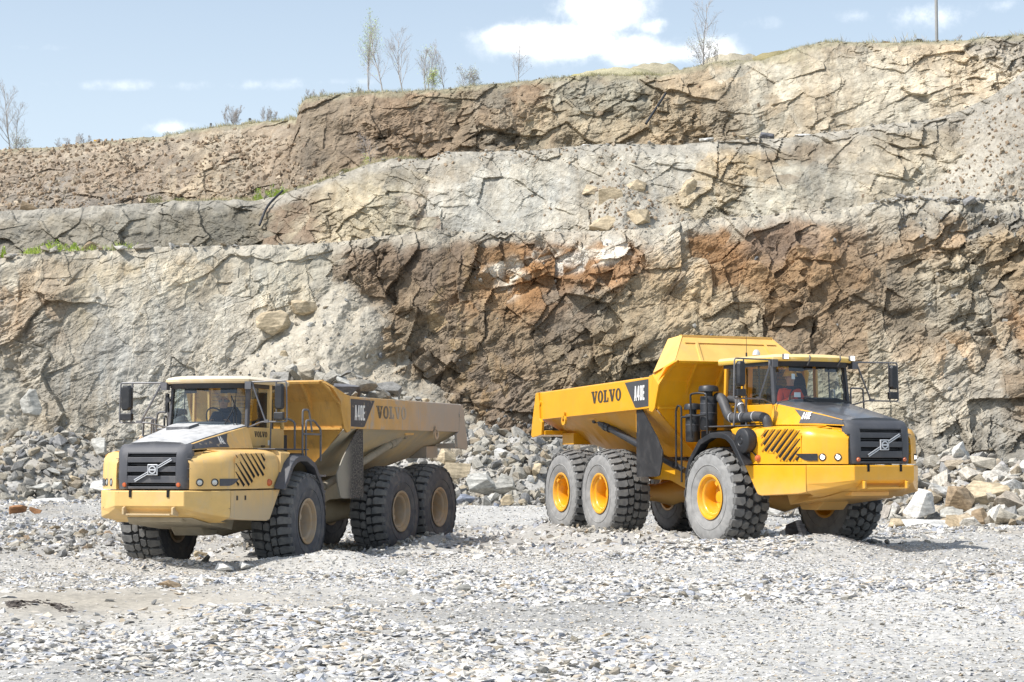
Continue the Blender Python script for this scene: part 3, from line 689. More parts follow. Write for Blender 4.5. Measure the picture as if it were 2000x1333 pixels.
# ---- tyre with a block tread, shared by every wheel
def tyre_mesh(name, seed, style, rub):
    mb = MB()
    R, Wd = .905, .375
    prof = [(.40, .30), (.415, .345), (.46, .362), (.54, .392), (.66, .405), (.76, .396), (.825, .378), (.862, .362), (.875, .335), (.878, .20), (.880, 0)]
    prof = prof + [(r, -o) for r, o in prof[-2::-1]]
    prof = [(r, o) for r, o in prof]
    for a_, b_, m_ in ((0, 9, 0), (8, len(prof) - 8, 2), (len(prof) - 9, len(prof), 0)): mb.lathe(prof[a_:b_], (0, 0, 0), (0, 1, 0), 72, m_)
    # raised ring on each sidewall
    for s in (1, -1):
        mb.lathe([(.835, s * .372), (.838, s * .392), (.848, s * .388), (.852, s * .365)], (0, 0, 0), (0, 1, 0), 72, 0)
        mb.lathe([(.60, s * .398), (.605, s * .410), (.617, s * .410), (.622, s * .401)], (0, 0, 0), (0, 1, 0), 72, 0)
    rnd = random.Random(seed)
    N = 30 if style == 0 else 26
    def P(a, y, r): return (r * math.cos(a), y, r * math.sin(a))
    def block(corners, r0, r1, sh=.94):
        cx = sum(c[0] for c in corners) / len(corners); cy = sum(c[1] for c in corners) / len(corners)
        lo = [P(a, y, r0 - .10 * max(0, abs(y) - .3)) for a, y in corners]
        hi = [P(cx + (a - cx) * sh, cy + (y - cy) * sh, r1 - 1.1 * max(0, abs(cy + (y - cy) * sh) - .335) ** 1.0) for a, y in corners]
        n = len(corners)
        mb.add(lo + hi, [tuple(range(n, 2 * n))] + [(i, (i + 1) % n, n + (i + 1) % n, n + i) for i in range(n)], 1)
    st = 2 * PI / N
    for k in range(N):
        a = k * st
        j = lambda v=.004: rnd.uniform(-v, v)
        for s in (1, -1):
            o = a + (0 if s > 0 else st / 2)
            if style == 0:
                block([(o + j(), s * .150), (o + st * .10, s * .392), (o + st * .72, s * .392), (o + st * .80 + j(), s * .20), (o + st * .62, s * .14)], .872, .938)
                block([(o - st * .12 + j(), s * .012), (o - st * .02, s * .125), (o + st * .50, s * .128), (o + st * .74, s * .075), (o + st * .58 + j(), s * .012)], .872, .938)
                # lug shoulder running down the sidewall
                block([(o + st * .12, s * .372), (o + st * .12, s * .400), (o + st * .68, s * .400), (o + st * .68, s * .372)], .84, .905)
            else:
                block([(o + j(), s * .19), (o + st * .05, s * .392), (o + st * .70, s * .392), (o + st * .78 + j(), s * .24), (o + st * .5, s * .175)], .872, .940, .9)
                block([(o + st * .30 + j(), s * .012), (o + st * .12, s * .10), (o + st * .36, s * .165), (o + st * .80, s * .165), (o + st * .98 + j(), s * .09), (o + st * .82, s * .012)], .872, .938, .9)
                block([(o + st * .08, s * .372), (o + st * .08, s * .402), (o + st * .68, s * .402), (o + st * .68, s * .372)], .84, .908)
    me = mb.mesh(name, [rub, M_TREAD, M_GROOVE], 38)
    bm = bmesh.new(); bm.from_mesh(me); bmesh.ops.recalc_face_normals(bm, faces=bm.faces); bm.to_mesh(me); bm.free()
    return me
TYRE0 = tyre_mesh('tyre', 1, 0, M_RUB_C); TYRE1 = tyre_mesh('tyre', 2, 1, M_RUB_C); TYRE2 = tyre_mesh('tyre', 3, 0, M_RUB_L)
def rim_meshes(mat, dark):
    a = MB()
    prof = [(.405, .345), (.425, .362), (.43, .378), (.415, .385), (.385, .378), (.355, .335), (.35, .318), (.335, .322), (.31, .312), (.295, .29), (.285, .12), (.275, .06), (.22, .03), (.0, .03)]
    a.lathe(prof, (0, 0, 0), (0, 1, 0), 48, 0)
    a.box(-.045, .045, .325, .36, .30, .36, 0)
    prof2 = [(.405, -.345), (.43, -.37), (.385, -.37), (.36, -.32), (.34, -.15), (.24, -.12), (0, -.12)]
    a.lathe(prof2, (0, 0, 0), (0, 1, 0), 48, 0)
    h = MB()
    h.lathe([(0, .17), (.10, .17), (.115, .15), (.12, .06), (.215, .05), (.215, .0), (0, 0)], (0, 0, 0), (0, 1, 0), 24, 0)
    for k in range(12):
        t = 2 * PI * k / 12; h.lathe([(0, .075), (.014, .075), (.014, .03)], (.175 * math.cos(t), 0, .175 * math.sin(t)), (0, 1, 0), 6, 0)
    return a.mesh('rim', [mat], 35), h.mesh('wheel', [dark], 35)

FR_Y = 1.318
OUTL = [(.95, 1.52), (2.50, 1.255), (3.11, .66)]       # plan of the bumper, one side, rear to front
def side_y(x, inset=0.0):
    pts = [(-1.2, 1.54), (.95, 1.50), (1.2, 1.46), (1.5, 1.41), (1.9, 1.345), (2.25, 1.285), (2.46, 1.235), (2.60, 1.115), (2.80, .925), (2.93, .80), (2.985, .70)]
    return float(np.interp(x, [p[0] for p in pts], [p[1] for p in pts])) - inset

def build_truck(MW, rear_yaw, rear_pitch, T, clean, label, loaded):
    root = empty('dump_truck', MW); tag(root, label, 'dump truck')
    I = Matrix.Identity(4)
    # rear unit hinges behind the cab
    J = Matrix.Translation((-1.279, 0, 1.0))
    RM = J @ Matrix.Rotation(rear_yaw, 4, 'Z') @ Matrix.Rotation(-rear_pitch, 4, 'Y') @ J.inverted()
    def part(mb, name, mat, M=I, smooth=None, bevel=0, parent=None, fix=True):
        return mb.obj(name, mat, parent or root, M if parent is None else None, smooth, bevel, fix)
    # ------------------------------------------------ wheels
    rimm, hubm = rim_meshes(T['rim'], T['rim'] if not clean else T['rim'])
    def wheel(x, s, M, spin, ty):
        h = bpy.data.objects.new('wheel', hubm); L = M @ Matrix.Translation((x, s * FR_Y, .93)) @ (Matrix.Rotation(0 if s > 0 else PI, 4, 'Z')) @ Matrix.Rotation(spin, 4, 'Y')
        link(h, root, L)
        for nm, me in (('tyre', ty), ('rim', rimm)): link(bpy.data.objects.new(nm, me), h)
    for s in (1, -1):
        wheel(0, s, I, .3 + s, (TYRE1 if clean else TYRE2))
        wheel(-4.518, s, RM, .9 + s, (TYRE0 if clean else TYRE2))
        wheel(-6.458, s, RM, 1.7 + s, (TYRE0 if clean else TYRE2))
    ax = MB(); ax.tube([(0, -1.2, .93), (0, -.5, .93), (0, 0, .93), (0, .5, .93), (0, 1.2, .93)], [.17, .17, .30, .17, .17], 14)
    part(ax, 'front_axle', T['beam'], smooth=40)
    for x in (-4.518, -6.458):
        ax = MB(); ax.tube([(x, -1.2, .93), (x, -.4, .93), (x, 0, .93), (x, .4, .93), (x, 1.2, .93)], [.17, .17, .28, .17, .17], 14)
        part(ax, 'rear_axle', T['beam'], RM, 40)
    # ------------------------------------------------ front frame
    f = MB(); f.box(-1.05, 2.7, -.42, .42, .98, 1.42); f.box(-.75, .9, -.95, .95, 1.45, 1.62)
    f.prism([(.6, 1.0), (2.75, 1.12), (2.9, 1.3), (.5, 1.3)], 1, -.55, .55)
    f.prism([(1.0, .70), (1.5, .70), (1.9, 1.05), (.7, 1.05)], 1, -.3, .3)
    part(f, 'front_frame', T['beam'], bevel=.02)
    f = MB()                                                  # fenders over the front wheels, inner lining
    for s in (1, -1):
        o = [(1.10, 1.60), (.70, 2.00), (.42, 2.12), (-.30, 2.10), (-.70, 1.72), (-.86, 1.35), (-.86, 1.0)]
        i = [(x * .96 + .0, z - .05) for x, z in o]
        f.rings([[(x, s * .92, z) for x, z in o] + [(x, s * .92, z) for x, z in i[::-1]], [(x, s * 1.54, z) for x, z in o] + [(x, s * 1.54, z) for x, z in i[::-1]]])
    part(f, 'wheel_arch', T['beam'])
    for s in (1, -1):                                         # black flare
        o = [(1.18, 1.56), (.80, 2.02), (.62, 2.12), (.42, 2.17), (.05, 2.17), (-.36, 2.04), (-.74, 1.66), (-.86, 1.40), (-.86, 1.0), (-.74, .92)]
        i = [(1.07, 1.55), (.70, 1.96), (.55, 2.04), (.38, 2.07), (.07, 2.07), (-.30, 1.95), (-.64, 1.62), (-.76, 1.38), (-.76, 1.02), (-.70, .94)]
        m = MB(); a = [(x, s * 1.50, z) for x, z in o]; b = [(x, s * 1.70, z - .03) for x, z in o]; c = [(x, s * 1.70, z - .03) for x, z in i]; d = [(x, s * 1.50, z) for x, z in i]
        m.rings([[a[k], b[k], c[k], d[k]] for k in range(len(o))])
        part(m, 'fender_flare', T['grey'] if not clean else M_BLK, bevel=.012)
    # ------------------------------------------------ front bodywork (sides of the engine bay)
    for s in (1, -1):
        st = [(2.985, .70), (2.93, .80), (2.80, .925), (2.60, 1.115), (2.46, 1.235), (2.25, 1.285), (1.9, 1.345), (1.5, 1.41), (1.2, 1.46), (.95, 1.50)]
        R = []
        for x, y in st:
            k = min(1, max(0, (2.985 - x) / .5)); zt = 2.10 + .07 * k + .02 * min(1, max(0, (2.4 - x) / 1.5)); ns = 1.0 if x > 2.46 else 0
            iy = .62 + (.16 if x < 2.9 else .04)
            nx = .25 * ns                                    # round the nose inwards
            R.append([(x, s * y, 1.555), (x, s * y, 1.80), (x - .01 * ns, s * (y - .005), 2.0), (x - .05 * nx, s * (y - .03), zt - .06), (x - .3 * nx, s * (y - .10), zt + .015), (x - .6 * nx, s * (y - .22), zt + .05), (x - .7 * nx, s * max(iy, y - .45), zt + .075), (x - .7 * nx, s * iy, zt + .085), (x - .7 * nx, s * .6, 1.555)])
        m = MB(); m.rings(R, True, True)
        part(m, 'engine_side_cover', T['yel'], smooth=50, bevel=0)
        m = MB()                                             # rear cover above the wheel
        q = [(.94, 1.555), (1.08, 1.62), (.68, 2.02), (.50, 2.20), (.52, 2.235), (.94, 2.245)]
        m.rings([[(x, s * .75, z) for x, z in q], [(x, s * 1.44, z) for x, z in q], [(x + (.0), s * (1.535), z - (.05 if z > 2.2 else 0)) for x, z in q]])
        part(m, 'arch_side_cover', T['yel'], bevel=.015)
        # dark deck on top beside the cab
        m = MB(); m.box(-.62, 1.0, min(s * .8, s * 1.45), max(s * .8, s * 1.45), 2.255, 2.28)
        part(m, 'deck_plate', T['grey'], bevel=.01)
        # louvres
        v = MB(); g = []
        def side(x, z, out): return (x, s * (side_y(x) + out + .004), z)
        x0r, x1r, z0r, z1r = 1.40, 2.38, 1.60, 2.20
        vent = MB()
        vent.add([side(1.40, 1.90, .003), side(1.44, 2.19, .003), side(2.24, 2.17, .003), side(2.36, 2.08, .003), side(2.36, 1.60, .003), side(1.84, 1.60, .003), side(1.74, 1.74, .003), side(1.48, 1.76, .003)], [tuple(range(8))[::-s or 1]])
        vo = part(vent, 'vent', T['yel'], fix=False)
        n = 10
        for kk in range(n):
            c = -.62 + kk * .148
            pts = []
            for tt in np.linspace(0, 1, 60):
                x = 2.36 - tt * 1.0; z = 2.20 - (tt * 1.0) * .92 - 0 + (c)
                inside = z0r + .01 < z < z1r - .01 and x < 2.36 and x > 1.42 and not (x < 1.86 and z < 1.78 - (x - 1.45) * .0 and (x < 1.74 or z < 1.60 + (1.86 - x) * 1.4))
                if inside: pts.append((x, z))
            if len(pts) < 4: continue
            (xa, za), (xb, zb) = pts[0], pts[-1]
            w = .021
            vv = MB(); dxn, dzn = .92 / 1.36 * w * 1.4, -1.0 / 1.36 * w * 1.4
            vv.add([side(xa + dxn * .2, za + .0, .006), side(xa - dxn, za - dzn - .02, .006), side(xb - dxn, zb - dzn, .006), side(xb + dxn, zb + dzn, .006)], [(0, 1, 2, 3)])
            g.append((xa, za, xb, zb)); vv2 = vv
            o = vv.obj('vent_slot', M_VOID, vo, None, None, 0, False)
            lv = MB(); e = .046
            a_, b_, c_, d_ = side(xa - e, za, .004), side(xa - e - .026, za, .024), side(xb - e - .026, zb, .024), side(xb - e, zb, .004)
            lv.add([a_, b_, c_, d_, side(xa - e - .05, za, .004), side(xb - e - .05, zb, .004)], [(0, 1, 2, 3), (1, 4, 5, 2)])
            lv.obj('louvre', T['yel'], vo, None, 60, 0, False)
        # turn lamp
        m = MB(); yb = side_y(1.25); m.lathe([(.0, .05), (.04, .045), (.062, .02), (.066, -.01)], (1.27, s * yb, 1.66), (0, s, 0), 20)
        part(m, 'turn_lamp', M_ORANGE, smooth=40)
        # head lamps on the nose corner
        nd = Vector((.73, s * .68, 0)).normalized()
        for (hx, hy) in ((2.88, .845), (2.68, 1.035)):
            m = MB(); m.lathe([(.068, -.03), (.068, .012), (.058, .016), (.054, .002)], (hx, s * hy, 1.675), nd, 24)
            hl = part(m, 'headlight', M_BLK, smooth=40)
            l = MB(); l.lathe([(.053, .004), (.045, .012), (.036, .016)], (hx, s * hy, 1.675), nd, 24, 0); l.lathe([(.036, .016), (0, .019)], (hx, s * hy, 1.675), nd, 24, 1); l.obj('lens', [M_LENS, M_LIT if clean else M_LENS], hl, None, 40)
        m = MB()
        def nose(x, z, out=.006):
            y = side_y(x); return (x + nd.x * out, s * y + nd.y * out, z)
        xx_ = np.linspace(2.62, 2.22, 12); n_ = len(xx_)
        tp_ = [(x + .010, s * (side_y(x) + .012), 1.738) for x in xx_]; bt_ = [(x + .010, s * (side_y(x) + .012), 1.612 + .125 * max(0, (2.50 - x) / .28) ** 1.6) for x in xx_]
        m.add(tp_ + bt_, [(i, i + 1, n_ + i + 1, n_ + i) for i in range(n_ - 1)])
        part(m, 'lamp_trim', M_BLK if clean else T['grey'], fix=False)
    # ------------------------------------------------ bonnet
    stn = [(2.86, .575, 2.335), (2.3, .65, 2.455), (1.7, .76, 2.575), (1.22, .86, 2.665), (1.06, .90, 2.70)]
    R = []
    for x, y, z in stn:
        c = .055 + .02 * (2.86 - x)
        R.append([(x, -y, z - .03), (x, -y + .015, z), (x, -y * .86, z + .028), (x, -y * .80, z + .035), (x, 0, z + .035 + c * .4), (x, y * .80, z + .035), (x, y * .86, z + .028), (x, y - .015, z), (x, y, z - .03), (x, y * .9, z - .12), (x, -y * .9, z - .12)])
    m = MB(); m.rings(R); hood = part(m, 'bonnet', T['hood'], smooth=25)
    m = MB()                                                 # hatch lid and raised rear strip
    if not clean:
        m.add([(1.75, -.30, 2.665), (1.75, .12, 2.672), (1.42, .16, 2.735), (1.42, -.34, 2.728)], [(0, 1, 2, 3)])
        m = MB(); m.rings([[(1.78, -.44, 2.60), (1.78, -.44, 2.665), (1.40, -.46, 2.735), (1.40, -.46, 2.66)], [(1.78, .10, 2.61), (1.78, .10, 2.672), (1.40, .12, 2.742), (1.40, .12, 2.67)]])
        m.obj('hatch_lid', T['hood'], hood, None, None, .006)
    else:
        for i in range(9):
            g = MB(); xx = 1.62 - i * .05
            g.box(xx, xx + .022, -.42, .42, 2.585 + (2.0 - xx) * .21 + .03, 2.585 + (2.0 - xx) * .21 + .048); g.obj('hood_vent_rib', M_BLK, hood)
    # flank between bonnet and shoulder, with the dark blade
    for s in (1, -1):
        A = [(2.86, .60, 2.315), (2.3, .675, 2.435), (1.7, .785, 2.555), (1.22, .885, 2.645), (1.0, .905, 2.685)]
        B = [(2.86, .70, 2.235), (2.3, .80, 2.26), (1.7, .93, 2.27), (1.22, 1.0, 2.275), (1.0, 1.02, 2.275)]
        m = MB(); R = []
        for (a, b) in zip(A, B):
            R.append([(a[0], s * a[1], a[2]), (b[0], s * b[1], b[2]), (b[0], s * .55, b[2]), (a[0], s * .55, a[2])])
        m.rings(R); part(m, 'bonnet_flank', T['yel'], bevel=.008)
        def fl(t, h, out=.006):                              # t along (0 rear .. 1 front), h from bottom
            x = 1.0 + t * 1.86
            ia = [np.interp(x, [q[0] for q in A][::-1], [q[k] for q in A][::-1]) for k in (1, 2)]; ib = [np.interp(x, [q[0] for q in B][::-1], [q[k] for q in B][::-1]) for k in (1, 2)]
            y = ib[0] + (ia[0] - ib[0]) * h; z = ib[1] + (ia[1] - ib[1]) * h
            nn = Vector((0, ia[1] - ib[1], ib[0] - ia[0])).normalized()
            return (x, s * (y + nn.y * out), z + nn.z * out)
        ts = np.linspace(.30, .975, 12)
        top = [fl(t, .93) for t in ts]; bot = [fl(max(t, .42), .10 + .12 * max(0, (t - .42)) + (0 if t > .42 else (.42 - t) / .12 * .8)) for t in ts]
        m = MB(); n = len(ts); m.add(top + bot, [(i, i + 1, n + i + 1, n + i)[::s] for i in range(n - 1)])
        part(m, 'blade_decal', T['decal'], fix=False)
        O = Vector(fl(.43 if s < 0 else .54, .36, .012)); Uv = Vector(fl(.54 if s < 0 else .43, .36, .012)) - O; Uv.z = 0; Vv = Vector(fl(.5, .9, .012)) - Vector(fl(.5, .3, .012)); Uv = Uv.normalized(); Vv = (Vv - Uv * Vv.dot(Uv))
        lettering('model_lettering', 'A40E', M_WHITE, root, I, O, Uv, Vv, .15, .22, .002)
    # ------------------------------------------------ grille module
    g = MB()
    # side cheeks and corner rounding, a shell without the slots
    levels = [1.56, 1.64, 1.72, 1.80, 1.90, 1.98, 2.06, 2.14, 2.20, 2.27, 2.325, 2.345]
    fx = [3.02, 3.03, 3.035, 3.04, 3.04, 3.035, 3.03, 3.02, 3.0, 2.96, 2.90, 2.84]
    sl = .465
    for s in (1, -1):
        R = []
        for z, x in zip(levels, fx):
            yo = .70 if z < 2.27 else (.68 if z < 2.33 else .585)
            R.append([(x, s * sl, z), (x - .005, s * .56, z), (x - .03, s * .62, z), (x - .075, s * .665, z), (min(2.90, x - .09), s * yo, z), (2.80, s * yo, z), (2.80, s * sl, z)])
        g.rings(R)
    slots = [(1.605, 1.665), (1.79, 1.855), (1.955, 2.02), (2.115, 2.17)]
    zb = 1.56; bands = []
    for a, b in slots: bands.append((zb, a)); zb = b
    bands.append((zb, 2.20))
    R = []
    for z, x in zip(levels[8:], fx[8:]): R.append([(x, -sl, z), (x, sl, z), (2.80, sl, z), (2.80, -sl, z)])
    g.rings(R)
    grille = part(g, 'grille', T['grey'], smooth=40)
    for a, b in bands:
        m = MB(); xa = np.interp((a + b) / 2, levels, fx); m.box(xa - .05, xa - .002, -sl, sl, a, b); m.obj('grille_slat', T['grey'], grille, None, None, .008)
    m = MB(); m.box(2.86, 2.90, -sl, sl, 1.57, 2.2); m.obj('grille_backing', M_VOID, grille)
    m = MB()
    for z in (1.635, 1.82, 1.99, 2.145): m.box(2.925, 2.945, -sl, sl, z - .012, z + .012)
    m.obj('radiator_bars', M_DARK, grille)
    for s in (1, -1):
        for z in (1.73, 1.91, 2.08):
            m = MB(); m.box(2.93, 2.972, min(s * .60, s * .715), max(s * .60, s * .715), z, z + .012); m.obj('grille_fin', T['grey'], grille)
        m = MB(); m.lathe([(.038, -.01), (.038, .012), (.03, .024), (0, .028)], (3.03, s * .515, 1.635), (1, 0, 0), 18); part(m, 'marker_lamp', M_ORANGE, smooth=40)
    # emblem: slanted twin bar with a squared ring badge
    xe = 3.05
    def em(y, z): return (xe, y, z)
    dirv = Vector((0, .70, .375)).normalized(); nv = Vector((0, -dirv.z, dirv.y))
    for off in (-.016, .016):
        m = MB(); a = Vector(em(-.31, 1.705)) + nv * off; b = Vector(em(.39, 2.08)) + nv * off
        q = [a - nv * .008, b - nv * .008, b + nv * .008, a + nv * .008]
        m.rings([[tuple(p) for p in q], [tuple(p + Vector((.014, 0, 0))) for p in q]]); m.obj('emblem_bar', M_SILV, grille)
    for nm, r0, r1, t, mt in (('emblem_plate', 0, 0, .026, M_SILV),):
        m = MB(); m.prism([(-.055, 1.80), (.135, 1.80), (.135, 1.99), (-.055, 1.99)], 0, xe + .002, xe + t); m.obj('emblem_badge', mt, grille, None, None, .006)
    m = MB(); m.prism([(-.038, 1.817), (.118, 1.817), (.118, 1.973), (-.038, 1.973)], 0, xe + .0265, xe + .028); m.obj('emblem_field', M_BLK, grille)
    m = MB(); rr = [(.072, .028), (.072, .034), (.05, .034), (.05, .028)]; m.lathe(rr, (xe, .04, 1.895), (1, 0, 0), 28); m.box(xe + .028, xe + .036, -.03, .11, 1.882, 1.908); m.obj('emblem_ring', M_SILV, grille)
    # ------------------------------------------------ bumper
    def ring(sfx, z, ins=0, f=1):
        pts = [(2.49 - ins * .3, 1.25 - ins), (2.80 - ins * .8, .955 - ins * .9), (3.11 - ins, .66 - ins * .3)]
        return [(x, -y, z) for x, y in pts] + [(x, y, z) for x, y in pts[::-1]]
    def brow(zs, ins): return [(2.49 - ins * .3, -(1.25 - ins * .6), zs[0]), (2.80 - ins * .8, -(.955 - ins * .7), zs[1]), (3.11 - ins, -(.66 - ins * .2), zs[2]), (3.11 - ins, .66 - ins * .2, zs[2]), (2.80 - ins * .8, .955 - ins * .7, zs[1]), (2.49 - ins * .3, 1.25 - ins * .6, zs[0])]
    rows = [brow((1.535, 1.535, 1.535), .05), brow((1.525, 1.525, 1.525), .0), brow((1.20, 1.22, 1.27), 0), brow((1.06, 1.13, 1.22), .03), brow((1.02, 1.06, 1.12), .20), brow((.98, 1.0, 1.06), .42)]
    inner = lambda z: [(2.3, -1.1, z), (2.3, -.8, z), (2.3, -.4, z), (2.3, .4, z), (2.3, .8, z), (2.3, 1.1, z)]
    m = MB(); m.rings([inner(1.535)] + rows + [inner(.96)], closed=False, cap=False)
    bump = part(m, 'bumper', T['yel'], bevel=.012, fix=False)
    if not clean:
        bump.data.materials.clear(); bump.data.materials.append(paint('scraped_bumper_paint', (.70, .46, .16), .5, var=.08, dust=(.5, .42, .3), dlo=.45, dhi=.8, damt=.4, chips=((.16, .10, .07), 5.5, .645)))
    for s in (1, -1):
        m = MB(); q = [(.95, 1.53), (2.475, 1.53), (2.475, 1.05), (2.30, 1.02), (1.36, .975), (1.27, 1.0)]
        def py_(x): return 1.53 - (x - .95) * .272 / 1.53
        m.rings([[(x, s * (py_(x) - .35), z) for x, z in q], [(x, s * (py_(x) - .012), z) for x, z in q], [(x, s * py_(x), z * .985 + .02) for x, z in q]])
        part(m, 'bumper_side_panel', T['yel'] if clean else T['yel'], bevel=.012)
        for xx in (2.05, 2.30):
            if not clean:
                m = MB(); m.box(xx - .02, xx + .02, s * py_(xx) - .01, s * py_(xx) + .012, 1.36, 1.44); part(m, 'panel_fastener', M_BLK)
        m = MB(); yy = s * .36; m.box(3.085, 3.125, yy - .022, yy + .022, 1.42, 1.545); part(m, 'tow_notch', M_VOID)
        m = MB(); m.prism([(2.95, 1.30), (3.17, 1.24), (3.17, 1.12), (2.95, 1.09)], 1, s * .47 - .02, s * .47 + .02); part(m, 'tow_bracket', T['yel'], bevel=.008)
    m = MB(); m.box(3.02, 3.16, -.42, .42, 1.11, 1.135); part(m, 'bumper_step', T['yel'], bevel=.005)
    m = MB(); m.rings([[(2.72, -.62, 1.06), (2.72, .62, 1.06), (2.55, .58, 1.02), (2.55, -.58, 1.02)], [(2.3, -.8, .93), (2.3, .8, .93), (2.0, .7, 1.2), (2.0, -.7, 1.2)], [(1.2, -.7, .80), (1.2, .7, .80), (1.0, .7, 1.2), (1.0, -.7, 1.2)]])
    part(m, 'skid_plate', T['beam'] if not clean else T['yel'], bevel=.01)
    # ------------------------------------------------ cab
    zb, zt = 2.66, 3.46
    cw = .88
    fr = MB()
    base = [(1.36, .30), (1.26, .62), (1.02, .88)]
    topp = [(1.16, .30), (1.10, .60), (.94, .85)]
    cowl = MB()
    ring0 = [(1.30, -.30), (1.22, -.60), (1.0, -.90), (-.72, -.90), (-.72, .90), (1.0, .90), (1.22, .60), (1.30, .30)]
    cowl.rings([[(x, y, 1.62) for x, y in ring0], [(x, y, 2.66) for x, y in ring0]])
    cab = part(cowl, 'cab', T['yel'], bevel=.02)
    # roof with a visor edge
    ro = [(1.34, .30), (1.26, .66), (1.08, .96), (-.78, .97)]
    def rr_(o, z): return [(x - o, -y + o, z) for x, y in ro] + [(x - o if i > 0 else x + o, y - o, z) for i, (x, y) in enumerate(ro[::-1])]
    m = MB(); m.rings([rr_(.02, 3.47), rr_(0, 3.50), rr_(0, 3.545), rr_(.05, 3.585), rr_(.16, 3.61), rr_(.5, 3.625)])
    part(m, 'cab_roof', T['roof'], smooth=35, parent=None)
    m = MB(); m.rings([[(1.33, -.30, 3.465), (1.33, .30, 3.465), (1.2, .30, 3.36), (1.2, -.30, 3.36)], [(1.33, .30, 3.465), (1.33, .301, 3.465), (1.2, .301, 3.36), (1.2, .30, 3.36)]])
    rim_ = MB(); vis = [(1.32, .30), (1.24, .63), (1.05, .92)]; vl = [(x, -y) for x, y in vis[::-1]] + vis
    rim_.rings([[(x, y, 3.49), (x - .12, y * .93, 3.49), (x - .16, y * .93, 3.38), (x - .10, y * .95, 3.38)] for x, y in vl]); part(rim_, 'visor_band', M_DARK, parent=None)
    def pil(a, b, w, name, mat):
        m = MB(); a = Vector(a); b = Vector(b)
        for dxp in (0,): m.rings([[tuple(p + Vector((u * w[0], v * w[1], 0))) for u, v in ((-1, -1), (1, -1), (1, 1), (-1, 1))] for p in (a, b)])
        return m.obj(name, mat, cab, None, None, .008)
    for s in (1, -1):
        pil((1.0, s * .885, zb), (.90, s * .86, 3.48), (.045, .03), 'windscreen_pillar', T['grey'])
        pil((-.02, s * .885, zb), (-.04, s * .885, 3.48), (.05, .03), 'door_pillar', T['yel'])
        pil((-.68, s * .875, zb), (-.64, s * .865, 3.48), (.035, .03), 'rear_pillar', T['yel'])
        pil((.46, s * .86, zb), (.44, s * .85, 3.46), (.012, .012), 'window_bar', M_BLK)
        pil((.94, s * .885, zb), (.85, s * .87, 3.46), (.02, .022), 'seal', M_BLK)
        m = MB(); m.box(-.70, .98, s * .88 - .02, s * .88 + .02, 3.40, 3.48); m.obj('door_header', M_BLK, cab)
        m = MB(); m.box(-.06, .97, s * .905 - .012, s * .905 + .006, 2.32, 2.67)
        dr = m.obj('door_panel', T['yel'], cab, None, None, .01)
        m = MB(); m.box(.25, .40, s * .915 - .01, s * .915 + .012, 2.315, 2.34); m.obj('door_handle', M_BLK, cab)
        for xa, xb_, nm in ((.03, .94, 'side_window'), (-.66, -.07, 'rear_side_window')):
            m = MB(); xt = xb_ - .08 if xb_ > 0 else xb_
            m.add([(xa, s * .872, zb), (xb_, s * .872, zb), (xt, s * .858, 3.42), (xa, s * .858, 3.42)], [(0, 1, 2, 3)])
            m.obj(nm, M_GLASS2, cab, None)
    # windscreen: three panes in a shallow curve
    W0 = [(1.0, -.85), (1.24, -.60), (1.33, -.25), (1.33, .25), (1.24, .60), (1.0, .85)]; W1 = [(.90, -.83), (1.06, -.58), (1.13, -.25), (1.13, .25), (1.06, .58), (.90, .83)]
    m = MB(); m.rings([[(x, y, zb - .02) for x, y in W0] , [(x, y, 3.46) for x, y in W1]], closed=False, cap=False)
    m.obj('windscreen', M_GLASS, cab, None, 40, 0, False)
    m = MB(); m.rings([[(-.70, -.84, 2.75), (-.70, .84, 2.75)], [(-.66, -.83, 3.42), (-.66, .83, 3.42)]], closed=False, cap=False); m.obj('rear_window', M_GLASSD if clean else M_GLASS, cab, None, None, 0, False)
    for k in range(9):
        m = MB(); m.box(-.745, -.735, -.84, .84, 2.80 + k * .07, 2.808 + k * .07); m.obj('guard_wire', M_GRILLV, cab)
    for y in (-.3, .3): pil((-.70, y, zb), (-.66, y, 3.48), (.02, .05), 'rear_window_post', T['yel'] if y < 0 else M_SKY_IN)
    m = MB(); m.add([(1.22, .0, 0)], []) if False else None
    m = MB(); da = [(1.28, -.28), (1.2, -.58), (.98, -.83), (.60, -.83), (.60, .83), (.98, .83), (1.2, .58), (1.28, .28)]
    m.rings([[(x, y, 2.60) for x, y in da], [(x - .02, y * .98, 2.70 + (.07 if abs(y) < .6 else 0)) for x, y in da]]); m.obj('dashboard', M_DARK, cab, None, None, .02)
    m = MB(); m.tube(arc((0, 0), .20, 0, 360, 20, lambda u, v: (.52 + v * .33, u + (.0), 2.86 + v * .90)), .016, 6); m.tube([(.52, 0, 2.86), (.66, 0, 2.66)], .03, 8); m.obj('steering_wheel', M_BLK, cab, None, 40)
    m = MB(); m.rings([[(-.05, -.26, 2.10), (.42, -.26, 2.10), (.42, .26, 2.10), (-.05, .26, 2.10)], [(-.08, -.27, 2.24), (.44, -.27, 2.26), (.44, .27, 2.26), (-.08, .27, 2.24)]])
    m.rings([[(-.14, -.25, 2.2), (.0, -.25, 2.2), (.0, .25, 2.2), (-.14, .25, 2.2)], [(-.24, -.24, 2.95), (-.12, -.24, 2.95), (-.12, .24, 2.95), (-.24, .24, 2.95)], [(-.26, -.14, 3.08), (-.17, -.14, 3.08), (-.17, .14, 3.08), (-.26, .14, 3.08)]]); m.obj('seat', M_SEAT, cab, None, None, .03)
    m = MB(); m.rings([[(-.50, .42, 2.2), (-.1, .42, 2.2), (-.1, .80, 2.2), (-.50, .80, 2.2)], [(-.46, .46, 3.20), (-.22, .46, 3.20), (-.22, .78, 3.20), (-.46, .78, 3.20)], [(-.42, .52, 3.34), (-.28, .52, 3.34), (-.28, .74, 3.34), (-.42, .74, 3.34)]]); m.obj('instructor_seat', M_SEAT, cab, None, None, .03)
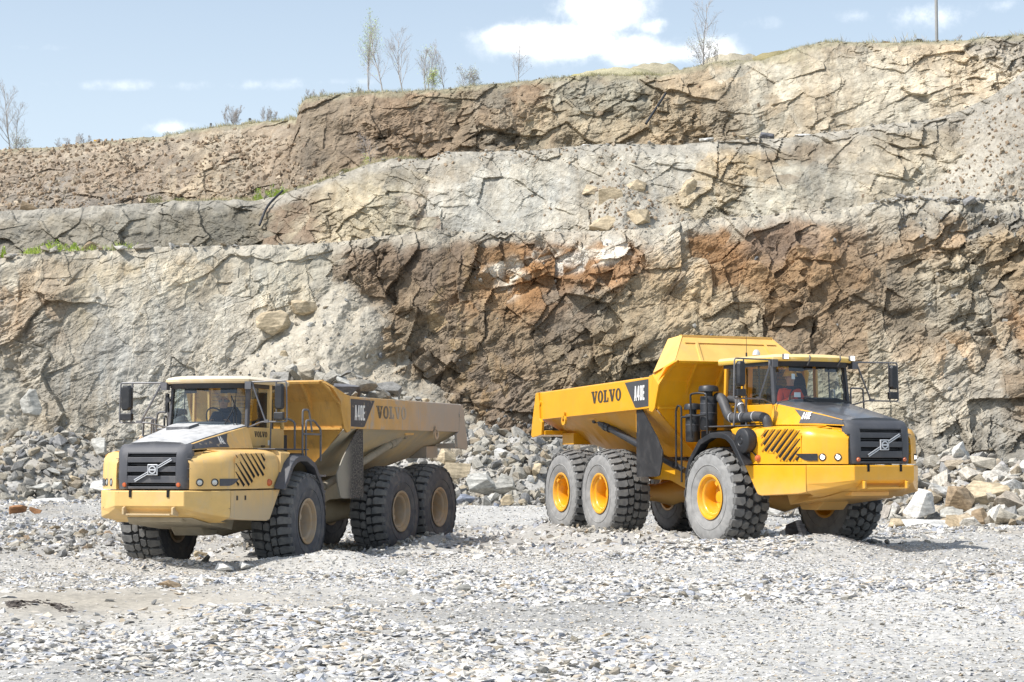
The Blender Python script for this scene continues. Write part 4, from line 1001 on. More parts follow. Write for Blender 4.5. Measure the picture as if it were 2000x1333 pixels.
    for s, y0 in ((1, .50), (-1, -.36)):                       # visors
        m = MB(); m.box(.94, .97, y0 - .16, y0 + .16, 3.30, 3.40); m.obj('sun_visor', M_DARK, cab)
    # wiper, its arms parked on the truck's left
    m = MB(); m.tube([(1.16, .76, 2.69), (1.07, .69, 3.05), (1.115, .62, 3.24)], .012, 6); m.tube([(1.20, .72, 2.69), (1.09, .66, 3.02)], .009, 6)
    m.tube([(1.25, .56, 2.72), (1.16, .66, 2.95), (1.09, .70, 3.15)], .014, 6); m.tube([(1.12, .70, 3.0), (1.06, .695, 3.3)], .007, 4)
    part(m, 'wiper', M_BLK, smooth=40)
    if clean:
        m = MB(); m.box(1.105, 1.111, -.575, -.50, 3.14, 3.24); part(m, 'windscreen_sticker', M_STICK)
        m = MB(); m.box(-.01, .0, 0, 0, 0, 0)
        m = MB(); m.box(1.17, 1.176, -.56, -.42, 2.80, 2.89); part(m, 'windscreen_sticker', M_STICK)
    else:
        m = MB(); m.box(.90, .96, -.78, -.72, 2.95, 3.3); m.lathe([(0, .02), (.05, .02), (.05, 0)], (1.0, -.70, 3.18), (1, 0, 0), 12); part(m, 'inner_mirror', M_DARK)
    # ------------------------------------------------ mirrors on tube frames
    for s in (1, -1):
        yo = 1.90 if clean else (1.62 if s < 0 else 1.70)
        if clean and s < 0: yo = 1.84
        r = .0155; xm = 1.10
        m = MB()
        m.tube(bentpath([(.98, s * .93, 3.46), (xm, s * 1.0, 3.49), (xm, s * yo, 3.50), (xm, s * (yo + .02), 2.76), (xm, s * 1.22, 2.76), (1.03, s * .95, 2.67)], .05), r, 8)
        m.tube([(xm, s * 1.02, 3.48), (xm, s * 1.30, 2.77)], r, 8)
        ym = yo - .20
        m.tube([(xm, s * ym, 3.495), (xm, s * (ym + .015), 2.765)], r * .9, 8)
        m.box(1.0, 1.14, min(s * .90, s * 1.02), max(s * .90, s * 1.02), 3.36, 3.50)
        m.box(xm - .02, xm + .02, min(s * 1.28, s * 1.36), max(s * 1.28, s * 1.36), 2.745, 2.80)
        fr_ = part(m, 'mirror_frame', M_PIPE, smooth=40)
        cy = s * (yo - .12 if s > 0 else yo - .12)
        m = MB(); w_ = .085
        prof = [(-w_, 3.03), (-w_ * .6, 2.985), (w_ * .6, 2.985), (w_, 3.03), (w_, 3.40), (w_ * .6, 3.45), (-w_ * .6, 3.45), (-w_, 3.40)]
        m.rings([[(xm - .02, cy + u, z) for u, z in prof], [(xm + .05, cy + u, z) for u, z in prof], [(xm + .085, cy + u * .7, 3.21 + (z - 3.21) * .9) for u, z in prof]])
        m.obj('mirror_housing', M_BLK, fr_, None, None, .008)
        m = MB(); m.box(xm - .025, xm - .021, cy - w_ * .8, cy + w_ * .8, 3.03, 3.40); m.obj('mirror_glass', M_MIRG, fr_)
        m = MB(); m.rings([[(xm - .03, cy + u, z) for u, z in ((-.09, 2.78), (.09, 2.78), (.09, 2.90), (-.09, 2.90))], [(xm + .06, cy + u * .85, z) for u, z in ((-.09, 2.79), (.09, 2.79), (.09, 2.885), (-.09, 2.885))]]) if False else m
        m = MB(); m.box(xm - .03, xm + .07, cy - .10, cy + .09, 2.80, 2.935); m.obj('wide_angle_mirror', M_BLK, fr_, None, None, .015)
        if clean:
            m = MB(); yl = s * .80; m.box(1.20, 1.27, yl - .055, yl + .055, 3.50, 3.60); wl = part(m, 'work_lamp', M_PIPE, bevel=.01)
            l = MB(); l.box(1.268, 1.276, yl - .045, yl + .045, 3.51, 3.59); l.obj('lamp_lens', M_LIT, wl)
    if clean:
        for y in (-.32, .42):
            m = MB(); m.tube([(1.33, y, 3.58), (1.35, y, 3.52), (1.25, y, 3.40)], .014, 6); part(m, 'visor_clip', M_PIPE)
        m = MB(); m.tube([(-.2, -.70, 3.62), (-.2, -.70, 3.70)], .018, 6); m.tube([(-.2, -.70, 3.7), (-.2, -.70, 4.0)], .005, 4); part(m, 'antenna', M_BLK)
        m = MB(); m.lathe([(0, .11), (.04, .10), (.07, .05), (.075, 0)], (.02, -.62, 3.64), (0, 0, 1), 16); part(m, 'beacon', M_SILV, smooth=60)
    else:
        for (x, y) in ((.9, -.30), (.6, .75), (.2, -.6)):
            m = MB(); m.tube([(x, y, 3.63), (x, y, 3.66)], .03, 8); m.tube([(x, y, 3.66), (x - .02, y, 3.73)], .006, 4); part(m, 'roof_fitting', M_BLK)
    # ------------------------------------------------ left side: ladder and rails;  right side: air cleaners and hoses
    m = MB(); r = .02
    m.tube(bentpath([(-.30, 1.45, 2.12), (-.30, 1.45, 3.02), (-.48, 1.50, 3.02), (-.60, 1.52, 2.60)], .06), r)
    m.tube(bentpath([(-.42, 1.47, 2.12), (-.42, 1.47, 2.82), (-.75, 1.50, 2.82), (-1.02, 1.53, 2.66), (-1.02, 1.53, 2.05)], .06), r)
    m.tube([(-.30, 1.46, 2.56), (-1.02, 1.53, 2.56)], r)
    part(m, 'ladder_rail', M_PIPE, smooth=40)
    m = MB(); m.tube(bentpath([(-.10, .95, 2.84), (-.25, 1.2, 2.84), (-.28, 1.30, 2.78), (-.28, 1.30, 2.25)], .06), r); m.tube([(.35, 1.30, 2.28), (.32, 1.28, 2.84)], .014) if False else None
    m.tube([(.30, 1.05, 2.27), (.27, 1.05, 2.80)], .016); part(m, 'handrail', M_PIPE, smooth=40)
    for k in range(3):
        m = MB(); m.box(-.98, -.34, 1.50, 1.66, 1.15 + k * .3, 1.19 + k * .3); part(m, 'ladder_step', M_PIPE)
    m = MB(); m.tube(bentpath([(.55, -1.22, 2.28), (.55, -1.22, 2.86), (.55, -1.42, 2.86), (.50, -1.47, 2.28)], .06), r)
    part(m, 'handrail', M_PIPE, smooth=40)
    if clean:                                                # loop on the far side of the bonnet
        m = MB(); m.tube(bentpath([(.55, 1.22, 2.28), (.55, 1.20, 3.02), (.55, 1.50, 3.02), (.52, 1.56, 2.28)], .06), .018); part(m, 'handrail', M_PIPE, smooth=40)
    else:
        m = MB(); m.tube(bentpath([(.1, -1.10, 2.28), (.1, -1.14, 2.98), (.1, -1.36, 2.98), (.1, -1.46, 2.28)], .06), .018); m.tube([(.1, -1.15, 2.66), (.1, -1.42, 2.66)], .018); part(m, 'handrail', M_PIPE, smooth=40)
        m = MB(); m.tube(bentpath([(.9, -.98, 2.40), (.9, -1.0, 2.83), (.9, -1.08, 2.83), (.9, -1.1, 2.40)], .05), .016); part(m, 'handrail', M_PIPE, smooth=40)
    def cleaner(x, y, z0, z1, rad):
        m = MB(); m.lathe([(rad * .9, z0), (rad, z0 + .03), (rad, z0 + .18), (rad * 1.02, z0 + .19), (rad * 1.02, z0 + .22), (rad, z0 + .23), (rad, z1 - .02), (rad * .95, z1), (0, z1)], (x, y, 0), (0, 0, 1), 28, cap=False)
        o = part(m, 'air_cleaner', M_BLK, smooth=40)
        m = MB(); m.lathe([(rad * .5, z1), (rad * .5, z1 + .12)], (x, y, 0), (0, 0, 1), 20); m.lathe([(0, z1 + .22), (rad * 1.0, z1 + .20), (rad * 1.15, z1 + .17), (rad * 1.2, z1 + .09), (rad * .5, z1 + .10)], (x, y, 0), (0, 0, 1), 24)
        m.obj('rain_cap', M_BLK, o, None, 40)
        for zz in (z0 + .32, z0 + .5):
            m = MB(); m.lathe([(rad * 1.01, zz), (rad * 1.02, zz + .006), (rad * 1.02, zz + .02), (rad * 1.01, zz + .026)], (x, y, 0), (0, 0, 1), 28); m.obj('clamp_band', T['grey'], o)
    cleaner(-.62, -1.30, 2.20, 2.86, .165)
    cleaner(-1.00, -1.42, 1.98, 2.52, .145)
    def hose(pts, rad, rings_=()):
        m = MB(); pp = bentpath(pts, .16, 8); m.tube(pp, rad, 20); o = part(m, 'intake_hose', M_HOSE, smooth=50)
        for p, d in rings_:
            m = MB(); m.lathe([(rad * 1.0, -.012), (rad * 1.05, -.012), (rad * 1.05, .012), (rad * 1.0, .012)], p, d, 20); m.obj('hose_clamp', M_SILV, o)
    hose([(-.56, -1.14, 2.84), (-.38, -1.15, 2.82), (-.02, -1.22, 2.42), (.95, -1.20, 2.44), (1.16, -1.18, 2.40), (1.20, -1.16, 2.15)], .095, (((.08, -1.22, 2.43), (1, 0, .02)), ((.42, -1.21, 2.435), (1, 0, .02)), ((.82, -1.20, 2.44), (1, 0, .02))))
    hose([(-.35, -1.0, 2.80), (-.05, -1.0, 2.78), (.16, -1.06, 2.60), (.30, -1.10, 2.30)], .07, (((.10, -1.04, 2.66), (.6, -.1, -.6)),))
    m = MB(); q = (1.02, -1.50, 1.98); m.lathe([(0, .17), (.05, .175), (.06, .16), (.09, .16), (.10, .168), (.20, .165), (.235, .14), (.245, .10), (.245, .02), (.22, .0), (.22, -.05)], q, (0, -1, 0), 36)
    part(m, 'fan_housing', M_BLK, smooth=35)
    m = MB(); m.tube([(1.02, -1.50, 1.78), (1.05, -1.48, 1.58)], .04, 10); m.tube([(1.12, -1.5, 1.8), (1.3, -1.46, 1.66)], .012, 6); part(m, 'fan_bracket', M_BLK)
    m = MB()
    m.tube(bentpath([(-.80, -1.58, 2.06), (-.80, -1.60, 2.90), (-.62, -1.55, 2.92), (-.42, -1.48, 2.90), (-.42, -1.46, 2.12)], .05), .02)
    m.tube(bentpath([(-1.10, -1.62, 1.2), (-1.10, -1.62, 2.66), (-1.22, -1.62, 2.70), (-1.30, -1.62, 2.60), (-1.30, -1.62, 1.5)], .05), .02); m.tube([(-1.10, -1.62, 2.46), (-.42, -1.48, 2.50)], .02)
    part(m, 'guard_rail', M_BLK, smooth=40)
    m = MB(); m.box(-1.15, -.45, -1.15, 1.15, 1.65, 2.2); m.box(-1.25, -1.1, -1.0, 1.0, 1.3, 2.0); m.box(-1.0, -.72, .2, .85, 2.2, 2.55); part(m, 'engine_bay_rear', M_DARK, bevel=.02)
    if not clean:
        lettering('door_lettering', 'VOLVO', T['ltr'] if False else M_BLK, root, I, (.72, .914, 2.49), (-1, 0, 0), (0, 0, 1), .105, .60)
        m = MB(); m.box(.02, .09, .911, .915, 2.345, 2.44); part(m, 'door_sticker', M_STICK)
    # ------------------------------------------------ hitch and rear chassis
    m = MB(); m.box(-1.9, -1.0, -.35, .35, .85, 1.45); m.tube([(-1.28, 0, .7), (-1.28, 0, 1.55)], .14, 16); part(m, 'hitch', T['beam'], bevel=.02)
    m = MB()
    for s in (1, -1):
        m.prism([(-1.5, 1.02), (-1.5, 1.40), (-2.6, 1.62), (-6.9, 1.62), (-6.9, 1.25), (-3.2, 1.22), (-2.4, 1.02)], 1, s * .62 - .09, s * .62 + .09)
    m.box(-2.3, -1.9, -.6, .6, 1.05, 1.4); m.box(-6.7, -6.4, -.6, .6, 1.3, 1.55)
    part(m, 'rear_frame', T['beam'], RM, bevel=.015)
    for s in (1, -1):
        m = MB(); m.prism([(-3.9, .86), (-4.2, .70), (-6.8, .70), (-7.1, .86), (-6.2, 1.12), (-4.8, 1.12)], 1, s * .80 - .07, s * .80 + .07); part(m, 'bogie_beam', T['beam'], RM, bevel=.015)
    # ------------------------------------------------ dump body
    YW = 1.70
    xs_f, xs_r = -2.14, -7.60
    bt = lambda x: np.interp(x, [-7.6, -2.14], [3.165, 3.30]); bb = lambda x: np.interp(x, [-7.6, -2.14], [2.545, 2.665])
    keel = lambda x: np.interp(x, [-7.75, -6.9, -5.6, -4.4, -2.3], [2.20, 2.03, 1.80, 1.70, 1.70])
    m = MB()                                                 # side bands with their thickness, open top
    for s in (1, -1):
        m2 = MB(); R = []
        for x in np.linspace(xs_f, xs_r, 9):
            R.append([(x, s * YW, bb(x)), (x, s * YW, bt(x) - .02), (x, s * (YW - .015), bt(x)), (x, s * (YW - .13), bt(x)), (x, s * (YW - .13), bt(x) - .1), (x, s * (YW - .09), bb(x))])
        m2.rings(R); part(m2, 'body_side', T['yel_body'], RM, bevel=.01)
        # belly plate from rail to keel
    R = []
    for x in np.linspace(-2.28, -7.62, 14):
        k = keel(x); w = np.interp(x, [-7.7, -5.5, -2.3], [.95, .72, .62]); b = bb(x) + .03
        o = [(x, -1.66, b), (x, -1.56, b - .08), (x, -w, k), (x, w, k), (x, 1.56, b - .08), (x, 1.66, b)]
        i = [(x, 1.60, b + .02), (x, 1.50, b - .05), (x, w - .05, k + .07), (x, -w + .05, k + .07), (x, -1.50, b - .05), (x, -1.60, b + .02)]
        R.append(o + i)
    m.rings(R); body = part(m, 'dump_body', T['belly'], RM)
    for s in (1, -1):                                        # tail: flared end plates and chute lip
        q = [(-7.58, 3.165), (-7.72, 3.15), (-7.90, 2.56), (-7.98, 2.20), (-7.92, 2.14), (-7.40, 2.20), (-7.36, 2.50), (-7.50, 2.56)]
        m = MB(); m.prism(q, 1, s * YW - .05, s * YW + .012); part(m, 'tail_plate', T['yel_body'] if clean else T['yel_body'], RM, bevel=.012)
        m = MB(); m.prism(arc((-7.56, 2.92), .055, 0, 360, 14, lambda a, b: (a, b))[:-1] , 1, s * 1.705, s * 1.73); part(m, 'body_pin', T['yel_body'], RM)
        m = MB(); m.lathe([(.05, -.02), (.105, -.02), (.105, .02), (.05, .02), (.05, -.02)], (-6.20, s * 1.735, 2.50), (0, 1, 0), 18); m.box(-6.24, -6.16, s * 1.735 - .02, s * 1.735 + .02, 2.55, 2.68); part(m, 'lifting_lug', T['yel_body'], RM)
        # ram and its bracket
        m = MB(); m.prism([(-4.95, 2.60), (-5.5, 2.59), (-5.42, 2.50), (-5.05, 2.50)], 1, s * 1.42 - .12, s * 1.42 + .14); part(m, 'ram_bracket', T['yel'], RM, bevel=.01)
        m = MB(); a = Vector((-5.22, s * 1.42, 2.49)); b = Vector((-1.95, s * 1.02, 1.42))
        pt = lambda t: a.lerp(b, t)
        m.tube([pt(0), pt(.08)], .045, 14); m.tube([pt(.06), pt(.12)], .085, 14); m.tube([pt(.11), pt(.13)], .11, 16); m.tube([pt(.12), pt(.17)], .10, 16); m.tube([pt(.16), pt(.90)], .078, 16); m.tube([pt(.9), pt(1)], .06, 12)
        m.lathe([(0, -.07), (.07, -.07), (.07, .07), (0, .07)], a, (0, 1, 0), 16)
        part(m, 'tipping_ram', T['cyl'], RM, smooth=40)
        m = MB(); q = [(-2.86, 2.66), (-2.62, 2.66), (-1.98, 2.10), (-1.72, 1.80), (-1.74, 1.62), (-1.86, 1.33), (-2.0, 1.30), (-2.86, 1.29)]
        m.prism(q, 1, s * 1.63 - .012, s * 1.63 + .012); part(m, 'mudflap', T['flap'], RM)
        m = MB(); m.prism([(-2.1, 2.62), (-2.35, 2.62), (-1.62, 1.70), (-1.50, 1.78)], 1, s * 1.50 - .05, s * 1.50 + .05) if False else m.box(-2.9, -2.86, s * 1.6 - .03, s * 1.6 + .03, 2.2, 2.64); part(m, 'flap_bracket', T['belly'], RM)
    m = MB(); m.rings([[(-7.35, -1.68, 2.20), (-7.35, 1.68, 2.20), (-7.35, 1.68, 2.30), (-7.35, -1.68, 2.30)], [(-7.90, -1.68, 2.17), (-7.90, 1.68, 2.17), (-7.86, 1.68, 2.27), (-7.86, -1.68, 2.27)]]); m.box(-7.35, -6.75, -1.25, 1.25, 1.98, 2.24); part(m, 'tail_chute', T['yel_body'], RM, bevel=.01)
    # headboard: lower slope, wall, leaning lip, ribs, side wings
    zk = [(1.72, -2.32, .64), (2.665, -1.90, 1.665), (3.20, -1.80, 1.69), (3.46, -1.60, 1.62), (3.565, -1.44, 1.50)]
    m = MB(); R = []
    for z, x, w in zk: R.append([(x, -w, z), (x, w, z), (x - .08, w, z + .02), (x - .08, -w, z + .02)])
    m.rings(R); hb = part(m, 'headboard', T.get('head', T['yel']), RM)
    m = MB(); m.rings([[(-1.42, -1.42, 3.54), (-1.42, 1.42, 3.54), (-1.62, 1.42, 3.60), (-1.62, -1.42, 3.60)], [(-1.40, -1.42, 3.59), (-1.40, 1.42, 3.59), (-1.62, 1.42, 3.62), (-1.62, -1.42, 3.62)]]); m.obj('headboard_lip', T.get('head', T['yel']), hb, None, None, .006)
    m = MB(); m.box(-1.895, -1.86, -1.64, 1.64, 2.65, 2.69); m.obj('headboard_rail', T.get('head', T['yel']), hb)
    for y in (-1.02, -.36, .36, 1.02):
        m = MB(); m.prism([(-1.87, 2.88), (-1.76, 3.12), (-1.56, 3.38), (-1.40, 3.55), (-1.52, 3.55), (-1.70, 3.40), (-1.92, 3.15), (-1.92, 2.88)], 1, y - .02, y + .02); m.obj('headboard_rib', T.get('head', T['yel']), hb)
    for s in (1, -1):
        m = MB(); q = [(-2.16, 2.62), (-2.16, 3.31), (-2.06, 3.33), (-1.78, 3.49), (-1.58, 3.60), (-1.40, 3.60), (-1.52, 3.40), (-1.74, 3.12), (-1.92, 2.66), (-2.02, 2.59)]
        m.rings([[(x, s * (1.712 - (.25 * max(0, (z - 3.3)) / .3)), z) for x, z in q], [(x, s * (1.68 - (.25 * max(0, (z - 3.3)) / .3)), z) for x, z in q]]); part(m, 'headboard_wing', T.get('head', T['yel']), RM)
        m = MB(); m.rings([[(-2.02, s * 1.66, 2.66), (-2.30, s * 1.64, 2.64), (-2.45, s * .62, 1.72), (-2.20, s * .62, 1.72)], [(-1.97, s * 1.69, 2.67), (-2.36, s * 1.67, 2.64), (-2.50, s * .62, 1.69), (-2.15, s * .60, 1.69)]]); part(m, 'corner_gusset', T['yel'] if clean else T['belly'], RM)
    if clean:
        G = [(-1.52, 3.60, 1.62), (-2.02, 4.13, 1.00)]
        m = MB()
        (x0, z0, w0), (x1, z1, w1) = G
        m.rings([[(x0, -w0 + .15, z0), (x0, w0 - .15, z0), (x0 - .05, w0 - .15, z0), (x0 - .05, -w0 + .15, z0)], [(x1, -w1, z1), (x1, w1, z1), (x1 - .05, w1, z1), (x1 - .05, -w1, z1)]])
        gd = part(m, 'spill_guard', T['guard'], RM)
        m = MB(); m.rings([[(x1 + .03, -w1 - .05, z1 + .02), (x1 - .08, -w1 - .05, z1 + .02), (x1 - .08, -w1 - .05, z1 - .02), (x1 + .03, -w1 - .05, z1 - .02)], [(x1 + .03, w1 + .05, z1 + .02), (x1 - .08, w1 + .05, z1 + .02), (x1 - .08, w1 + .05, z1 - .02), (x1 + .03, w1 + .05, z1 - .02)]]); m.obj('guard_rim', T['guard'], gd)
        lx = lambda t, o: x0 + (x1 - x0) * t + o
        m = MB(); m.rings([[(lx(.72, .03), -1.05, z0 + .72 * .53), (lx(.80, .03), -1.05, z0 + .80 * .53), (lx(.80, .0), -1.05, z0 + .80 * .53), (lx(.72, .0), -1.05, z0 + .72 * .53)], [(lx(.72, .03), 1.05, z0 + .72 * .53), (lx(.80, .03), 1.05, z0 + .80 * .53), (lx(.80, .0), 1.05, z0 + .80 * .53), (lx(.72, .0), 1.05, z0 + .72 * .53)]]); m.obj('guard_fold', T['guard'], gd)
        for y in (-.85, .85):
            m = MB(); m.rings([[(lx(.0, .04), y * 1.02 - .03, z0), (lx(0, .04), y * 1.02 + .03, z0), (lx(0, 0), y * 1.02 + .03, z0), (lx(0, 0), y * 1.02 - .03, z0)], [(lx(.78, .05), y * .92 - .025, z0 + .41), (lx(.78, .05), y * .92 + .025, z0 + .41), (lx(.78, 0), y * .92 + .025, z0 + .41), (lx(.78, 0), y * .92 - .025, z0 + .41)]]); m.obj('guard_strut', T['guard'], gd)
        for s in (1, -1):
            a0, a1, b0, b1 = (-1.52, s * 1.47, 3.60), (-1.98, s * 1.69, 3.34), (-2.02, s * 1.0, 4.13), (-2.02, s * 1.05, 4.13)
            m = MB(); q = [(-1.50, s * 1.47, 3.59), (-1.98, s * 1.71, 3.37), (-2.30, s * 1.20, 4.08), (-2.02, s * 1.02, 4.15)]
            m.rings([q, [(x - .03, y - s * .03, z - .01) for x, y, z in q]]); m.obj('guard_wing', T['guard'], gd)
    # lettering on both body sides
    for s in (1, -1):
        yl = s * (YW + .004)
        m = MB(); q = [(-2.20, bt(-2.2) - .045), (-3.26, bt(-3.26) - .055), (-2.80, bb(-2.8) + .05), (-2.72, bb(-2.7) + .035), (-2.20, bb(-2.2) + .045)]
        m.prism(q, 1, min(yl, yl - s * .003), max(yl, yl - s * .003)); part(m, 'body_decal', T['decal'], RM)
        h1, w1 = .30, .46
        O = (-2.82, yl - .003, 2.83) if s < 0 else (-2.36, yl + .003, 2.83)
        lettering('model_lettering', 'A40E', M_WHITE, root, RM, O, (1 if s < 0 else -1, 0, .02 * (1 if s < 0 else -1)), (0, 0, 1), h1, w1)
        O = (-4.86, yl - .002, 2.83) if s < 0 else (-3.34, yl + .002, 2.865)
        lettering('maker_lettering', 'VOLVO', T['ltr'], root, RM, O, (1 if s < 0 else -1, 0, .024 * (1 if s < 0 else -1)), (0, 0, 1), .255, 1.44)
    # the cab and the rear of the bonnet are narrower on the side away from the air cleaners / ladder
    sg, kf = (1, .90) if clean else (-1, .74)
    def squeeze(o):
        me = o.data; n = len(me.vertices); co = np.empty(n * 3); me.vertices.foreach_get('co', co); co = co.reshape(-1, 3)
        y = co[:, 1] * sg; w = np.clip((2.95 - co[:, 0]) / 1.5, 0, 1) * (co[:, 2] > 2.285) * (y > 0) * (co[:, 0] > -1.1)
        yn = np.where(y < .98, y * kf, np.where(y < 1.5, .98 * kf + (y - .98) * (1.5 - .98 * kf) / .52, y))
        co[:, 1] = np.where(w > 0, (y + (yn - y) * w) * sg, co[:, 1]); me.vertices.foreach_set('co', co.ravel()); me.update()
    names = {'bonnet', 'bonnet_flank', 'blade_decal', 'cab', 'cab_roof', 'visor_band', 'mirror_frame', 'work_lamp', 'wiper', 'beacon', 'roof_fitting', 'hood_vent_rib', 'visor_clip', 'lamp_lens'}
    for o in list(root.children):
        b = o.name.split('.')[0]
        if b in names and o.type == 'MESH':
            squeeze(o)
            for c in o.children:
                if c.type == 'MESH': squeeze(c)
    return root, MW @ RM
def pose(X, Y, Z, head, pitch):
    a = math.radians(head); b = math.radians(pitch)
    x = Vector((math.sin(a), -math.cos(a), 0)); y = Vector((math.cos(a), math.sin(a), 0)); z = Vector((0, 0, 1))
    x2 = x * math.cos(b) + z * math.sin(b); z2 = z * math.cos(b) - x * math.sin(b)
    return Matrix(((x2.x, y.x, z2.x, X), (x2.y, y.y, z2.y, Y), (x2.z, y.z, z2.z, Z), (0, 0, 0, 1)))
TR = truck_mats('r', True); TL = truck_mats('l', False)
M_TR = pose(5.24, 36.65, .13, 26.9, 0.0); M_TL = pose(-5.43, 35.91, -.31, -16.0, 0.0)
truck_r, RR = build_truck(M_TR, math.radians(-3.9), math.radians(-.05), TR, True, 'clean bright yellow articulated dump truck with an empty body and lit roof lamps', False)
truck_l, RL = build_truck(M_TL, math.radians(-6.0), math.radians(-1.44), TL, False, 'dusty faded tan-yellow articulated dump truck loaded with rock', True)
# ================================================================== stones
def stonemat(name, c, var=.25, streak=.3, bump=.5, tops=.25):
    m, t, p = newmat(name)
    co = nnode(t, 'ShaderNodeTexCoord').outputs['Object']
    oi = nnode(t, 'ShaderNodeObjectInfo')
    off = nnode(t, 'ShaderNodeVectorMath'); off.operation = 'ADD'
    t.links.new(co, off.inputs[0]); t.links.new(oi.outputs['Location'], off.inputs[1])
    mp = nnode(t, 'ShaderNodeMapping'); mp.inputs['Scale'].default_value = (1, 1, 4.5); t.links.new(off.outputs[0], mp.inputs[0])
    n1 = noise(t, mp.outputs[0], 3.0, 7, .65); n2 = noise(t, off.outputs[0], 9.0, 6, .7)
    cr = nnode(t, 'ShaderNodeValToRGB'); e = cr.color_ramp; e.interpolation = 'LINEAR'
    e.elements[0].position = 0; e.elements[0].color = (*c[0], 1); e.elements[1].position = 1; e.elements[1].color = (*c[-1], 1)
    for i, q in enumerate(c[1:-1]): x = e.elements.new((i + 1) / (len(c) - 1)); x.color = (*q, 1)
    t.links.new(oi.outputs['Random'], cr.inputs[0])
    col = mixc(t, 1.0, cr.outputs[0], mixc(t, mrange(t, n1, .3, .7), (1 - streak,) * 3, (1 + streak * .8,) * 3), 'MULTIPLY')
    col = mixc(t, 1.0, col, mixc(t, mrange(t, n2, .3, .7), (1 - var,) * 3, (1 + var,) * 3), 'MULTIPLY')
    t.links.new(col, p.inputs['Base Color']); p.inputs['Roughness'].default_value = .88; p.inputs['Specular IOR Level'].default_value = .25
    b = nnode(t, 'ShaderNodeBump'); b.inputs['Strength'].default_value = bump; b.inputs['Distance'].default_value = .03
    t.links.new(mmath(t, 'ADD', n1, mmath(t, 'MULTIPLY', n2, .5)), b.inputs['Height']); t.links.new(b.outputs[0], p.inputs['Normal'])
    return m
def L3(r, g, b, k=.80): return tuple(float(x) * k for x in lin((r, g, b)))
PAL_G = [tuple(min(.82, x * 1.14) for x in q) for q in [L3(128,132,140), L3(168,172,180), L3(150,150,152), L3(206,203,198), L3(222,220,214), L3(186,180,168), L3(214,208,196), L3(172,172,174), L3(228,226,222), L3(196,188,172), L3(205,204,203), L3(182,166,142), L3(216,214,210)]]
PAL_R = [L3(142,141,138), L3(186,181,168), L3(170,166,156), L3(164,148,124), L3(196,192,182), L3(128,128,127), L3(180,173,158), L3(172,160,138), L3(150,149,148), L3(194,190,180), L3(112,114,118)]
PAL_T = [L3(206,190,166), L3(160,138,114), L3(180,160,134), L3(146,126,106), L3(194,180,158), L3(158,142,122)]
MAT_CHIP = stonemat('pale_slate_chips', PAL_G, .14, .15, .25)
MAT_STONE = stonemat('quarried_stone', PAL_R, .2, .28, .6)
MAT_TAN = stonemat('tan_broken_stone', PAL_T, .2, .28, .5)
def hull_mesh(name, seed, n, ax, mat, flat=1.0):
    r = random.Random(seed); bm = bmesh.new()
    for _ in range(n):
        while True:
            v = Vector((r.uniform(-1, 1), r.uniform(-1, 1), r.uniform(-1, 1)))
            q = (abs(v.x) ** 3.2 + abs(v.y) ** 3.2 + abs(v.z) ** 3.2)
            if .45 < q < 1.0: break
        bm.verts.new((v.x * ax[0], v.y * ax[1], v.z * ax[2]))
    g = bmesh.ops.convex_hull(bm, input=bm.verts)
    bmesh.ops.delete(bm, geom=list({v for v in g['geom_interior'] + g['geom_unused'] if isinstance(v, bmesh.types.BMVert)}), context='VERTS')
    bmesh.ops.dissolve_limit(bm, angle_limit=math.radians(9), verts=bm.verts, edges=bm.edges)
    me = bpy.data.meshes.new(name); bm.to_mesh(me); bm.free(); me.materials.append(mat); return me
def boulder_mesh(name, seed, ax, mat, sub=2):
    """big block: hull with broken, slightly rough faces"""
    me0 = hull_mesh(name, seed, 12, ax, mat)
    bm = bmesh.new(); bm.from_mesh(me0); bmesh.ops.triangulate(bm, faces=bm.faces)
    bmesh.ops.bevel(bm, geom=list(bm.edges), offset=.03 * min(ax) , segments=1, affect='EDGES')
    bmesh.ops.triangulate(bm, faces=bm.faces)
    bmesh.ops.subdivide_edges(bm, edges=[e for e in bm.edges if e.calc_length() > .3 * min(ax)], cuts=2, use_grid_fill=True)
    bm.normal_update()
    co = np.array([v.co for v in bm.verts]); 
    a = fbm(co[:, 0] * 2.2 / max(ax) + seed, co[:, 2] * 5 / max(ax) + co[:, 1] * 2 / max(ax), seed % 5, 4)
    for v, d in zip(bm.verts, a): v.co += v.normal * float(d) * .10 * min(ax)
    me = bpy.data.meshes.new(name); bm.to_mesh(me); bm.free(); me.materials.append(mat); bpy.data.meshes.remove(me0); return me
CHIPS = [hull_mesh('chip', 100 + i, 9, (1, random.uniform(.5, .9), random.uniform(.14, .4)), MAT_CHIP) for i in range(9)]
STONES = [hull_mesh('rock', 200 + i, 14, (1, random.uniform(.55, .9), random.uniform(.38, .75)), MAT_STONE) for i in range(14)]
TSTONES = [hull_mesh('rock', 300 + i, 12, (1, random.uniform(.55, .9), random.uniform(.35, .75)), MAT_TAN) for i in range(6)]
